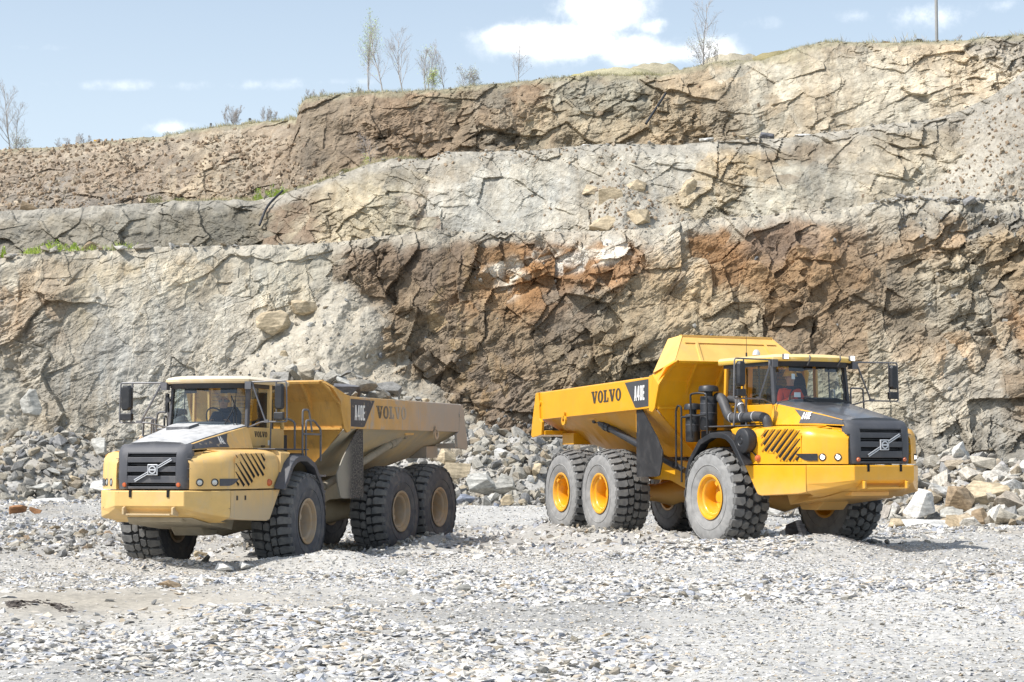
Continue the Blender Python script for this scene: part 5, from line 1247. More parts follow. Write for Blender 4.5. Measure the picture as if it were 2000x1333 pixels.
def scatter(name, P, R, S, protos, label, cat):
    """uncountable small stones: one point object whose points carry a stone each"""
    me = bpy.data.meshes.new(name); n = len(P)
    me.vertices.add(n); me.vertices.foreach_set('co', np.asarray(P, np.float32).ravel())
    for nm, dt, arr, key in (('rot', 'FLOAT_VECTOR', R, 'vector'), ('scl', 'FLOAT_VECTOR', S, 'vector')):
        a = me.attributes.new(nm, dt, 'POINT'); a.data.foreach_set(key, np.asarray(arr, np.float32).ravel())
    a = me.attributes.new('pick', 'INT', 'POINT'); a.data.foreach_set('value', np.random.RandomState(3).randint(0, len(protos), n).astype(np.int32))
    c = bpy.data.collections.new(name + '_kinds')
    for i, p in enumerate(protos): c.objects.link(bpy.data.objects.new('%s_kind_%02d' % (name, i), p))
    g = bpy.data.node_groups.new(name, 'GeometryNodeTree')
    g.interface.new_socket('Geometry', in_out='INPUT', socket_type='NodeSocketGeometry'); g.interface.new_socket('Geometry', in_out='OUTPUT', socket_type='NodeSocketGeometry')
    N = g.nodes; K = g.links; gi = N.new('NodeGroupInput'); go = N.new('NodeGroupOutput')
    ci = N.new('GeometryNodeCollectionInfo'); ci.inputs['Collection'].default_value = c; ci.inputs['Separate Children'].default_value = True; ci.inputs['Reset Children'].default_value = True
    ip = N.new('GeometryNodeInstanceOnPoints'); ip.inputs['Pick Instance'].default_value = True
    def at(nm, dt):
        q = N.new('GeometryNodeInputNamedAttribute'); q.data_type = dt; q.inputs['Name'].default_value = nm; return [o for o in q.outputs if o.name == 'Attribute' and o.enabled][0]
    K.new(gi.outputs[0], ip.inputs['Points']); K.new(ci.outputs[0], ip.inputs['Instance'])
    K.new(at('pick', 'INT'), ip.inputs['Instance Index']); K.new(at('rot', 'FLOAT_VECTOR'), ip.inputs['Rotation']); K.new(at('scl', 'FLOAT_VECTOR'), ip.inputs['Scale'])
    K.new(ip.outputs[0], go.inputs[0])
    o = bpy.data.objects.new(name, me); COL.objects.link(o)
    md = o.modifiers.new('scatter', 'NODES'); md.node_group = g
    return tag(o, label, cat, kind='stuff')
rg = np.random.RandomState(5)
def wedge(n, y0, y1, pad=1.5, power=1.0):
    y = y0 + (y1 - y0) * rg.rand(n) ** power; w = y * (1000 / FPX) + pad
    # even spread over the area of the wedge
    keep = rg.rand(n) < w / w.max(); y = y[keep]; w = w[keep]
    return (rg.rand(len(y)) * 2 - 1) * w, y
def sandmask(x, y):
    px = 1000 + FPX * x / y; py = HZY + FPX * CAMH / y
    return np.clip(np.exp(-(((px - 190) / 430) ** 2 + ((py - 1172) / 44) ** 2)) * 1.35, 0, 1)
def chips(name, n, y0, y1, s0, s1, power, label, protos=CHIPS, tilt=.35, dens=None, pad=1.5, sink=.25, zoff=0.0):
    x, y = wedge(n, y0, y1, pad, power)
    d = .66 + .95 * fbm(x / 5.5, y / 1.5, 2, 4) + .6 * fbm(x / .7, y / .9, 1, 3)
    k = rg.rand(len(x)) < np.clip(.66 + d * .6, .3, 1) * (1 - .97 * sandmask(x, y))
    x = x[k]; y = y[k]; m = len(x)
    s = s0 + (s1 - s0) * rg.rand(m) ** 3.0
    s = s * (.65 + .75 * (fbm(x / 3.0, y / 3.0, 5, 3) > .05))
    z = ground_z(x, y) + s * (.30 - sink) + zoff
    R = np.stack([rg.normal(0, tilt, m), rg.normal(0, tilt, m), rg.rand(m) * 6.283], 1)
    return scatter(name, np.stack([x, y, z], 1), R, np.stack([s, s, s], 1), protos, label, 'gravel')
chips('slate_gravel', 86000, 13.2, 24, .014, .068, .9, 'pale grey flat slate chips covering the foreground', tilt=.24)
chips('slate_gravel', 130000, 24, 36, .016, .08, .8, 'pale grey slate chips covering the ground in front of the two dump trucks', tilt=.26)
chips('slate_gravel', 76000, 36, 60, .02, .10, .9, 'loose pale stones strewn between the trucks and the rubble heaps', tilt=.5, pad=2)
chips('loose_stones', 1500, 14, 36, .014, .055, .9, 'blocky grey stones lying loose on the slate gravel', protos=STONES, tilt=.5, sink=-.1)
nn = 520; u_ = rg.rand(nn); px_ = 20 + 130 * rg.rand(nn); py_ = 1176 + 5 * np.sin(px_ / 19) + rg.normal(0, 3.2, nn)
yy_ = FPX * CAMH / (py_ - HZY); xx_ = (px_ - 1000) / FPX * yy_; ss_ = .012 + .05 * rg.rand(nn) ** 2
scatter('damp_crumbs', np.stack([xx_, yy_, ground_z(xx_, yy_) + .004], 1), np.stack([rg.normal(0, .2, nn), rg.normal(0, .2, nn), rg.rand(nn) * 6.28], 1), np.stack([ss_ * 1.4, ss_, ss_ * .6], 1), [hull_mesh('chip', 500 + i, 10, (1, .7, .35), paint('damp_dark_soil_%d' % i, (.07, .055, .045), .7, var=.2)) for i in range(3)], 'dark damp crumbs on the pale track at the left', 'soil')
n_ = 1500; x_ = rg.uniform(-11.5, -5.2, n_); y_ = rg.uniform(34.2, 52, n_); k_ = (rg.rand(n_) < sstep(-.25, .35, fbm(x_ / 1.6, y_ / 3, 4, 3)) * (.35 + .65 * (x_ < -7.2))); x_ = x_[k_]; y_ = y_[k_]; n_ = len(x_); s_ = .03 + .15 * rg.rand(n_) ** 2.6
scatter('scattered_stones', np.stack([x_, y_, ground_z(x_, y_) + s_ * .25], 1), np.stack([rg.normal(0, .4, n_), rg.normal(0, .4, n_), rg.rand(n_) * 6.28], 1), np.stack([s_] * 3, 1), STONES + TSTONES[:2], 'grey and brownish stones strewn on the ground left of the loaded truck', 'stones')
# loose rubble on the heaps at the foot of the face
def heap(name, n, s0, s1, pw, label, y0=44, y1=71, lo=.12):
    x, y = wedge(n, y0, y1, 2.0)
    zz = ground_z(x, y, False); z1 = ground_z(x, y - 1.6, False); z2 = ground_z(x, y + 1.6, False)
    yl = np.interp(x, [-40, -17, -12, -9, -6, -1, 3, 8, 11, 13, 16, 40], [60, 60.5, 61.5, 62.5, 61, 56.5, 57, 55, 49, 47.2, 46.5, 46])
    a = y - yl + .8 * fbm(x / 2, y / 2, 3, 3)
    k = rg.rand(len(x)) < sstep(-.8, .6, a) * 1.0
    x = x[k]; y = y[k]; m = len(x); s = s0 + (s1 - s0) * rg.rand(m) ** pw
    z = ground_z(x, y) + s * rg.uniform(-.1, .45, m)
    R = np.stack([rg.normal(0, .6, m), rg.normal(0, .6, m), rg.rand(m) * 6.283], 1)
    return x, y, z, s, R
x, y, z, s, R = heap('h', 70000, .035, .34, 4.2, '')
scatter('rubble', np.stack([x, y, z], 1), R, np.stack([s] * 3, 1), STONES, 'small broken grey and tan stones heaped along the foot of the quarry face', 'rubble')
PALEST = [boulder_mesh('rock', 470 + i, (1, random.uniform(.6, .9), random.uniform(.4, .7)), stonemat('pale_block_stone', [L3(210,206,198), L3(190,182,166), L3(220,218,212), L3(186,170,144), L3(176,176,178)], .2, .3, .7) if i == 0 else bpy.data.materials['pale_block_stone']) for i in range(6)]
xh, yh, zh, sh, Rh = heap('p', 9000, .10, .46, 1.8, '')
kh = (xh > 9.3) & (yh < 58); kh[np.where(kh)[0][750:]] = False
scatter('rubble', np.stack([xh, yh, zh + .04], 1)[kh], Rh[kh], np.stack([sh] * 3, 1)[kh], PALEST, 'pale angular blocks heaped at the right behind the yellow truck', 'rubble')
# stones caught on the loose cones and ledges of the faces
def facestones(S, n, smin, smax, protos, label, sel):
    d = S[4]; Y, X, Z, soft = d['Y'], d['X'], d['Z'], d['soft']
    w = sel(1000 + FPX * X / Y, HZY - (Z - CAMH) / Y * FPX, soft).ravel(); w = w / w.sum()
    i = rg.choice(w.size, n, p=w); s = smin + (smax - smin) * rg.rand(n) ** 3.0
    P = np.stack([X.ravel()[i] + rg.normal(0, .05, n), Y.ravel()[i] - s * .15, Z.ravel()[i] + rg.normal(0, .03, n)], 1)
    R = rg.rand(n, 3) * 6.28
    return scatter('rubble', P, R, np.stack([s] * 3, 1), protos, label, 'rubble')
facestones(S1, 5200, .02, .14, STONES, 'grey stones lying on the loose cones against the lowest face', lambda px, py, so: so * .35 + .02 + .25 * (py > 800) + .6 * ((px > 1750) & (py < 470)))
facestones(S2, 2600, .03, .15, TSTONES, 'grey and tan stones caught on the middle face', lambda px, py, so: so + .01 + .3 * ((px > 600) & (px < 1250) & (py < 320)))
facestones(S3, 11000, .02, .22, TSTONES, 'rusty tan stones scattered down the upper left slope', lambda px, py, so: so * .6 + .004 + .8 * (1 - sstep(520, 640, px - (py - 300) * .5)) * (py > 262) * (1 - .7 * np.exp(-((px - 350) / 60.) ** 2)))
# stones along the rims
def rimstones(S, n, px0, px1, smin, smax, label, back=1.5, dens=None):
    pu = S[4]['pu']; pts = []
    u = rg.uniform(px0, px1, n); b = rg.uniform(-.25, back, n)
    i = np.clip(np.searchsorted(pu, u), 0, len(pu) - 1)
    X = S[4]['X'][-1][i] + rg.normal(0, .1, n); Y = S[4]['Y'][-1][i] + b; s = smin + (smax - smin) * rg.rand(n) ** 4
    Z = S[4]['Z'][-1][i] - .08 * np.clip(b, 0, 9) + s * .15
    return scatter('rubble', np.stack([X, Y, Z], 1), np.stack([rg.normal(0, .3, n), rg.normal(0, .3, n), rg.rand(n) * 6.28], 1), np.stack([s, s, s * .7], 1), STONES, label, 'rubble')
rimstones(S1, 2200, -200, 2200, .02, .11, 'small stones along the rim of the lowest bench')
rimstones(S1, 420, -50, 470, .08, .42, 'heap of slabby stones on the lowest bench at its left end', 3.0)
rimstones(S1, 420, 1720, 2100, .08, .35, 'broken dark stones on the right end of the lowest bench', 1.0)
rimstones(S2, 1400, 500, 2100, .02, .15, 'small stones along the rim of the middle bench')
rimstones(S3, 1000, -100, 2100, .02, .12, 'small stones along the top rim')

# ---- countable rocks: each a thing of its own
BOUL = {'g': [boulder_mesh('rock', 400 + i, (1, random.uniform(.6, .9), random.uniform(.45, .8)), MAT_STONE) for i in range(7)]}
def solidmat(name, rgb, streak=.35): return stonemat(name, [L3(*rgb, .85), L3(*rgb, .9)], .18, streak, .7)
RK = {'grey': solidmat('grey_boulder', (186,184,176)), 'tan': solidmat('tan_boulder', (190,174,146)), 'blue': solidmat('blue_grey_boulder', (140,146,158)), 'dark': solidmat('dark_grey_boulder', (112,112,116)), 'white': solidmat('white_grey_boulder', (216,214,208)), 'rust': solidmat('rusty_boulder', (160,118,84)), 'brown': solidmat('brown_boulder', (164,144,118))}
def rock(px, py, w, h, D, kind, label, seed, group=None, rz=None, rx=0, ry=0, Z=None, depth=.75, cat='rock', S=None):
    """a named rock seen at a picture position, base at py, D metres away, w x h in picture pixels"""
    k = D / FPX; ww = w * k / 2; hh = h * k / 2; x = (px - 1000) * k
    ww *= 1.12; hh *= 1.12; me = boulder_mesh('rock', seed, (ww, ww * depth, hh), RK[kind])
    o = bpy.data.objects.new('rock', me); COL.objects.link(o)
    zc = (z_at(py, D) if Z is None else Z) + hh * .82
    o.location = (x, D, zc); o.rotation_euler = (rx, ry, random.Random(seed).uniform(-.25, .25) if rz is None else rz)
    return tag(o, label, cat, group)
for a in [
 (1905,1010,130,74,50,'tan','large tan slab leaning in the heap right of the yellow truck',1),
 (1790,1010,72,70,49.2,'white','upright white-grey block just right of the yellow truck bumper',2),
 (1800,1038,100,28,48.3,'white','long flat pale slab lying at the foot of the right-hand heap',3),
 (1855,1018,44,28,48.6,'grey','small grey stone above the end of the flat pale slab',14),
 (1870,1000,90,52,49.6,'brown','dark streaked brown block wedged under the large tan slab',5),
 (1912,1034,36,44,48.2,'brown','pointed brown stone standing against the large tan slab',6),
 (1840,975,60,44,51.4,'white','pale blocky rock midway up the right-hand heap',7),
 (1850,928,52,36,54,'grey','pale grey block on top of the right-hand heap',8),
 (1905,950,60,46,53,'tan','tan block near the top of the right-hand heap',9),
 (1985,1000,60,50,50.5,'white','pale slab at the right edge of the picture',10),
 (1960,960,54,34,52.6,'grey','grey slab behind the rocks at the right edge of the picture',11),
 (1935,925,64,40,55,'tan','light tan slab on the crest of the right-hand heap',12),
 (1768,955,44,44,52,'blue','bluish grey block beside the yellow truck bumper',13),
 (1745,1046,44,24,46.5,'tan','small yellowish stone behind the yellow truck front wheel',15),
 (1562,1048,62,64,38.6,'dark','big dark jagged boulder in shadow under the front of the yellow truck',16),
 (1530,1010,90,44,52,'white','white slab seen under the front of the yellow truck',17),
 (1300,1000,40,38,50,'white','white-grey block seen behind the rear wheel of the yellow truck',18),
 (872,907,42,40,60,'tan','square-cut tan block behind the loaded truck tail',19),
 (891,936,58,36,58.8,'tan','flat tan slab lying on the central heap beside the loaded truck',20),
 (940,966,60,46,57.4,'grey','large pale grey boulder in the middle of the central heap',21),
 (985,966,44,44,57.4,'grey','rounded grey boulder right of the large pale boulder',22),
 (979,906,30,32,60.5,'white','upright white block high on the central heap',23),
 (946,896,36,18,60.8,'tan','tan topped slab left of the upright white block',24),
 (909,984,36,20,56.6,'blue','blue-grey slab at the foot of the central heap',25),
 (963,982,32,24,56.5,'grey','grey wedge at the foot of the central heap between two boulders',26),
 (990,988,28,22,56.2,'tan','small tan block at the foot of the central heap',27),
 (970,996,20,14,55.9,'blue','small blue-grey cube in front of the central heap',28),
 (1046,928,34,24,59,'tan','brown-topped block left of the yellow truck rear wheels',29),
 (1036,944,18,16,58,'white','small white block under the brown-topped block',30),
 (78,963,42,24,61.5,'grey','wide grey boulder at the foot of the left-hand heap',31),
 (116,958,28,18,61.8,'grey','slanted grey slab right of the wide grey boulder',32),
 (148,942,22,16,62.5,'tan','small pinkish tan slab tilted on the left-hand heap',33),
 (110,930,34,18,63,'grey','grey-tan slab in the middle of the left-hand heap',34),
 (30,912,44,22,64,'grey','low grey boulder on the left-hand heap at the picture edge',35),
 (97,893,26,22,66,'white','white pointed rock at the back of the left-hand heap',36),
 (94,892,34,50,66.8,'grey','tall grey-green block standing behind the left-hand heap',37),
 (62,812,44,52,67.0,'grey','pale upright block high on the loose cone at the left edge',38),
 (100,985,80,14,60,'white','long flat pale slab in front of the left-hand heap',39),
 (200,890,50,38,65,'grey','smooth grey boulder behind the loaded truck radiator',40),
 (205,960,50,28,61,'white','pale boulder right behind the loaded truck bumper corner',41),
 (42,1005,44,20,52,'rust','rusty brown broken rock lying left of the loaded truck',42),
 (72,1004,26,14,51,'rust','smaller rusty rock beside the rusty brown rock at left',43),
 (335,1152,50,22,27.5,'brown','brown split block lying alone in the left foreground',44),
 (372,1152,22,14,27.4,'grey','small grey stone beside the brown split block',45),
 (440,1098,44,18,33.2,'white','pale ribbed slab in front of the loaded truck near wheel',46),
 (486,1092,40,16,33.3,'white','pale angular slab against the loaded truck near front wheel',47),
 (395,1068,30,16,39,'tan','tan block seen between the loaded truck front wheels',48),
 (768,1060,30,10,40.0,'grey','flat grey stone against the loaded truck middle wheel',49),
 (905,1168,30,18,24.3,'grey','rounded grey rock lying in the central foreground',50),
 (790,1118,26,18,29,'grey','upright grey stone in the gravel below the loaded truck tail',51),
 (935,1075,34,12,35,'white','pair of white stones on the track between the trucks',52),
 (950,1040,46,8,42,'brown','flat brown slab on the track between the trucks',53),
 (858,1190,22,14,23.0,'blue','small bluish rock in the central foreground',54),
 (40,1078,50,22,35.5,'grey','grey angular rock at the left edge beside the loaded truck',55),
 (110,1070,30,20,36,'tan','tan pyramid-shaped stone left of the loaded truck front wheel',56),
 (200,1070,24,20,36,'dark','dark pointed stone left of the loaded truck front wheel',57),
 ]:
    px, py, w, h, D, kind, label, seed = a
    o = rock(px, py, w, h, D, kind, label, 900 + seed)
    zg = gz(o.location.x, o.location.y); hh = h * D / FPX / 2
    if D < 47: o.location.z = zg + hh * .62
def bench_rock(S, px, back, w, h, kind, label, seed):
    x, y, z = on_face(S, px, back); k = y / FPX
    me = boulder_mesh('rock', seed, (w * k / 2, w * k * .36, h * k / 2), RK[kind]); o = bpy.data.objects.new('rock', me); COL.objects.link(o)
    o.location = (x, y, z + h * k * .36); o.rotation_euler = (0, 0, random.Random(seed).uniform(-.4, .4)); return tag(o, label, 'rock')
for a in [(S1,168,.4,42,26,'brown','reddish brown boulder on the lowest bench at the left',1),(S1,20,.5,60,16,'tan','flat tan slab on the lowest bench at the far left edge',2),(S1,90,.5,34,16,'grey','grey slab in the weeds on the lowest bench',3),(S1,275,.5,40,12,'white','pale slabs on the lowest bench right of the reddish boulder',4),(S1,1763,.3,26,17,'tan','squared tan block on the rim of the lowest bench at the right',5),
  (S2,56,.5,50,30,'brown','big grey and pink boulder standing on the middle bench at the left',6),(S2,1147,.3,24,5,'white','white stone on the rim of the middle bench',7),(S2,1303,.4,26,8,'brown','brown stone on the middle bench behind the rim',8),(S2,1384,.3,36,13,'white','white-sided block on the rim of the middle bench',9),(S2,1453,.4,40,15,'tan','rounded tan boulder on the middle bench',10),(S2,1500,.4,36,20,'dark','dark grey boulder on the middle bench beside the tan one',11),(S2,1572,.3,40,8,'white','flat white slab on the middle bench',12),
  (S3,478,.6,32,11,'grey','grey boulder on the grassy top above the left slope',13),(S3,410,.6,22,8,'grey','low grey boulder left of the bigger one on the grassy top',14),(S3,533,.4,16,8,'grey','small squared grey stone at the end of the grassy top',15),(S3,1804,.4,26,13,'dark','dark block on the skyline just left of the pole',16),(S3,1740,.4,22,8,'rust','rusty stone on the skyline left of the dark block',17),(S3,1943,.4,30,7,'grey','flat grey stone on the skyline at the right',18),(S3,1862,.4,22,6,'grey','flat stone on the skyline beside the pole',19)]:
    bench_rock(*a[:7], 700 + a[7])
for a in [(1560,470,60,40,'g'),]:
    pass
for (px, py, w, h, kind, label, sd_) in [(592,612,60,54,'tan','big tan block perched at the top of the loose cone',1),(532,652,76,60,'tan','large tan boulder lodged left of the cone top',2),(552,708,24,30,'tan','pointed tan rock halfway down the cone',3),(605,640,22,16,'grey','small grey block beside the perched tan block',4),
    (1190,400,60,50,'tan','cracked tan block in the slumped pile on the middle face',5),(1240,372,50,40,'tan','tan block at the top of the slumped pile on the middle face',6),(1180,452,70,44,'tan','pale cracked block at the base of the slumped pile on the middle face',7),(1245,440,60,50,'tan','pale block right of the cracked one in the slumped pile',8),(1345,385,46,50,'tan','rounded tan knob on the middle face',9),
    (1155,382,40,40,'tan','tan block on the left side of the slumped pile on the middle face',10)]:
    S = S1 if py > 480 else S2
    x, y, z = face_pt(S, px, py - h * .3); k = y / FPX
    me = boulder_mesh('rock', 1700 + sd_, (w * k / 2, w * k * .4, h * k / 2), RK[kind]); o = bpy.data.objects.new('rock', me); COL.objects.link(o)
    o.location = (x, y + w * k * .06, z); o.rotation_euler = (random.Random(sd_).uniform(-.4, .4), random.Random(sd_ + 9).uniform(-.4, .4), random.Random(sd_ + 5).uniform(-.5, .5)); tag(o, label, 'rock')
# gravel pushed up against the tyres
wp = []
for MW_, pts_ in ((M_TR, [(0, 1.32), (0, -1.32)]), (RR, [(-4.52, -1.32), (-6.46, -1.32), (-4.52, 1.32)]), (M_TL, [(0, 1.32), (0, -1.32)]), (RL, [(-4.52, 1.32), (-6.46, 1.32), (-4.52, -1.32)])):
    for a_, b_ in pts_:
        q = MW_ @ Vector((a_, b_, 0))
        for _ in range(170):
            t_ = rg.rand() * 6.28; r_ = .42 + .30 * abs(rg.normal()); d_ = Vector((math.cos(t_) * (r_ + .05), math.sin(t_) * (r_ + .12), 0)); v_ = q + (MW_.to_3x3() @ d_); wp.append((v_.x, v_.y))
wp = np.array(wp); n_ = len(wp); s_ = .02 + .07 * rg.rand(n_) ** 2
scatter('pushed_gravel', np.stack([wp[:, 0], wp[:, 1], ground_z(wp[:, 0], wp[:, 1]) + .02 + .06 * rg.rand(n_)], 1), np.stack([rg.normal(0, .6, n_), rg.normal(0, .6, n_), rg.rand(n_) * 6.28], 1), np.stack([s_] * 3, 1), STONES, 'small stones pushed up around the tyres of both trucks', 'gravel')
# the rest of the large stones of the heaps
zones = [(-30, -4.5, 45, 'broken rock', 'rocks of the left-hand rubble heap'),
         (-4.5, 9.5, 45, 'broken rock', 'rocks of the central rubble heap'),
         (9.5, 30, 40, 'pale rock', 'rocks of the right-hand rubble heap')]
BOUL['w'] = [boulder_mesh('rock', 450 + i, (1, random.uniform(.6, .9), random.uniform(.4, .7)), stonemat('pale_angular_stone', [L3(214,210,202), L3(196,186,166), L3(222,220,214), L3(188,168,136), L3(204,202,198)], .2, .3, .7) if i == 0 else bpy.data.materials['pale_angular_stone']) for i in range(7)]
for x0, x1, n, label, group in zones:
    x, y, z, s, R = heap('b', 9000, .16, .50, 2.4, '')
    k = (x > x0) & (x < x1); idx = np.where(k)[0][:n]
    for i in idx:
        o = bpy.data.objects.new('rock', (BOUL['w'] if x0 > 9 else BOUL['g'])[i % 7]); COL.objects.link(o)
        sc = float(s[i]) * (.8 if x0 < 9 else 1.3); o.location = (x[i], y[i], z[i] + .05); o.rotation_euler = tuple(R[i]); o.scale = (sc,) * 3
        fx_ = (x[i] - max(x0, -17)) / (min(x1, 16) - max(x0, -17)); hz_ = (z[i] - .5) / 1.9 if x0 < 9 else (z[i] - .3) / 1.3
        where = ('left part', 'middle', 'right part')[int(np.clip(fx_ * 3, 0, 2))]; high = ('low', 'halfway up', 'high')[int(np.clip(hz_ * 3, 0, 2))]
        big = 'large' if s[i] > .30 else 'small'
        tag(o, '%s %s %s, %s of heap %s' % (big, label, high, where, {-30: 'behind loaded truck', -4.5: 'between the trucks', 9.5: 'right of yellow truck'}[x0]), 'rock', group)
# load of rock in the truck body
def body_pt(x, y, z): return RL @ Vector((x, y, z))
lr = random.Random(21)
for i in range(90):
    u = lr.random(); x = -2.55 - 4.7 * u; ymax = 1.42
    y = lr.uniform(-1.0, ymax); prof = .62 * math.exp(-((x + 3.8) / .95) ** 2) + .30 * math.exp(-((x + 5.7) / 1.0) ** 2)
    z = 3.06 + prof * (1 - .5 * (abs(y) / ymax) ** 2) * 1.3 + lr.uniform(-.08, .10)
    sc = lr.choice((.12, .16, .2, .26, .34))
    o = bpy.data.objects.new('rock', BOUL['g'][i % 7]); COL.objects.link(o); o.location = body_pt(x, y, z)
    o.rotation_euler = (lr.uniform(-.6, .6), lr.uniform(-.6, .6), lr.uniform(0, 6)); o.scale = (sc, sc, sc * lr.uniform(.5, 1))
    tag(o, '%s grey rock, %s side of the load, %s of the body' % ('big' if sc > .22 else 'small', 'ladder' if y > 0 else 'far', ('at the front', 'in the middle', 'at the tail')[min(2, int(u * 3))]), 'rock', 'rocks loaded in the truck body')
for (x, y, z, a, k, lb) in ((-3.8, .75, 3.66, (.42, .34, .18), 'grey', 'largest grey slab on top of the load in the truck body'), (-3.2, 1.1, 3.44, (.34, .3, .2), 'dark', 'dark angular block at the front corner of the load'), (-4.4, .3, 3.62, (.42, .35, .18), 'grey', 'pale slab leaning across the top of the load'), (-6.55, 1.05, 3.22, (.36, .3, .16), 'tan', 'tan rock near the tail end of the load'), (-5.2, .9, 3.34, (.45, .36, .16), 'grey', 'broad grey rock midway along the load')):
    me = boulder_mesh('rock', int(abs(x) * 77), a, RK[k]); o = bpy.data.objects.new('rock', me); COL.objects.link(o); o.location = body_pt(x, y, z); o.rotation_euler = (.15, -.2, x); tag(o, lb, 'rock')
m = MB(); XX = np.linspace(-2.1, -7.4, 14)
m.rings([[tuple((x, -1.5, 2.7)), (x, 1.5, 2.7), (x, 1.5, 2.95), (x, .7, 3.1 + .45 * math.exp(-((x + 4.0) / .95) ** 2)), (x, -.7, 3.1 + .45 * math.exp(-((x + 4.0) / .95) ** 2)), (x, -1.5, 2.95)] for x in XX])
o = m.obj('loose_spoil', MAT_GROUND2 if 'MAT_GROUND2' in globals() else MAT_STONE, None, None); o.matrix_world = RL; tag(o, 'grey spoil filling the body of the loaded truck under its rocks', 'spoil', kind='stuff')
# ================================================================== things along the skyline
M_BARK = paint('pale_grey_bark', (.36, .34, .32), .9, var=.2, vscale=6)
M_TWIG = paint('grey_brown_twigs', (.36, .33, .31), .9, var=.15)
def leafmat(name, c):
    m, t, p = newmat(name); co = nnode(t, 'ShaderNodeTexCoord').outputs['Object']
    t.links.new(mixc(t, mrange(t, noise(t, co, 2.0, 4), .3, .7), tuple(x * .7 for x in c), tuple(x * 1.3 for x in c)), p.inputs['Base Color'])
    p.inputs['Roughness'].default_value = .6; p.inputs['Subsurface Weight'].default_value = .0
    p.inputs['Transmission Weight'].default_value = .0
    return m
M_LEAF = leafmat('fresh_spring_leaves', (.50, .60, .12)); M_LEAF2 = leafmat('bright_green_leaves', (.42, .54, .08)); M_GRASS = leafmat('dry_green_grass', (.30, .29, .13)); M_STRAW = leafmat('dry_straw_grass', (.46, .39, .24)); M_BUD = leafmat('pale_willow_buds', (.42, .44, .26))
def bare_tree(x, y, z, h, seed, label, spread=.32, stems=1, leaf=None, nleaf=0, leafh=(0, 1), name='bare_tree', cat='tree', group=None, lean=0.0, thick=.012):
    r = random.Random(seed); root = empty(name, Matrix.Translation((x, y, z))); tag(root, label, cat, group)
    tr = MB(); br = MB(); tips = []
    def grow(p, d, L, rad, lvl):
        n = 5 if lvl < 2 else 3; pts = [p]; q = p.copy(); dd = d.copy()
        for i in range(n):
            dd = (dd + Vector((r.gauss(0, .10), r.gauss(0, .10), .05 + (.06 if lvl else 0)))).normalized(); q = q + dd * L / n; pts.append(q.copy())
        rr = [rad * (1 - .72 * i / n) for i in range(n + 1)]
        (tr if lvl == 0 else br).tube(pts, rr, 5 if lvl == 0 else 3, cap=False)
        if lvl >= 3: tips.append(pts[-1]); return
        kids = (17, 7, 3)[lvl]
        for k in range(kids):
            t = (.18 + .8 * (k + r.random()) / kids) if lvl == 0 else (.2 + .75 * r.random())
            i = min(n - 1, int(t * n)); b = pts[i].lerp(pts[i + 1], t * n - i)
            a = r.uniform(0, 2 * PI); up = (pts[i + 1] - pts[i]).normalized(); sd_ = up.orthogonal().normalized(); sd_.rotate(Matrix.Rotation(a, 3, up))
            nd = (up * (1 - spread) + sd_ * (spread + .35) * r.uniform(.7, 1.1)).normalized()
            grow(b, nd, L * (1 - t * .6) * r.uniform(.42, .66), max(.0045, rad * .42 * (1 - t * .4)), lvl + 1)
        tips.append(pts[-1])
    for s_ in range(stems):
        d = Vector((lean + r.gauss(0, .07) + (.14 * (s_ - (stems - 1) / 2) if stems > 1 else 0), r.gauss(0, .05), 1)).normalized()
        grow(Vector((r.uniform(-.1, .1) * stems, r.uniform(-.1, .1), -.1)), d, h * r.uniform(.8, 1.0) if s_ else h, h * thick, 0)
    tr.obj('trunk', M_BARK, root, None, 60, 0, False); br.obj('branches', M_TWIG, root, None, 60, 0, False)
    if leaf:
        m = MB(); ts = [t for t in tips if leafh[0] * h <= t.z <= leafh[1] * h] or tips
        for _ in range(nleaf):
            c = r.choice(ts) + Vector((r.gauss(0, .10), r.gauss(0, .10), r.gauss(0, .14))); s = r.uniform(.02, .04)
            u = Vector((r.gauss(0, 1), r.gauss(0, 1), r.gauss(0, 1))).normalized(); w = u.orthogonal().normalized()
            m.add([c - u * s, c + w * s * .6, c + u * s, c - w * s * .6], [(0, 1, 2, 3)])
        m.obj('foliage', leaf, root, None, None, 0, False)
    return root
def top3(px, back): return on_face(S3, px, back)
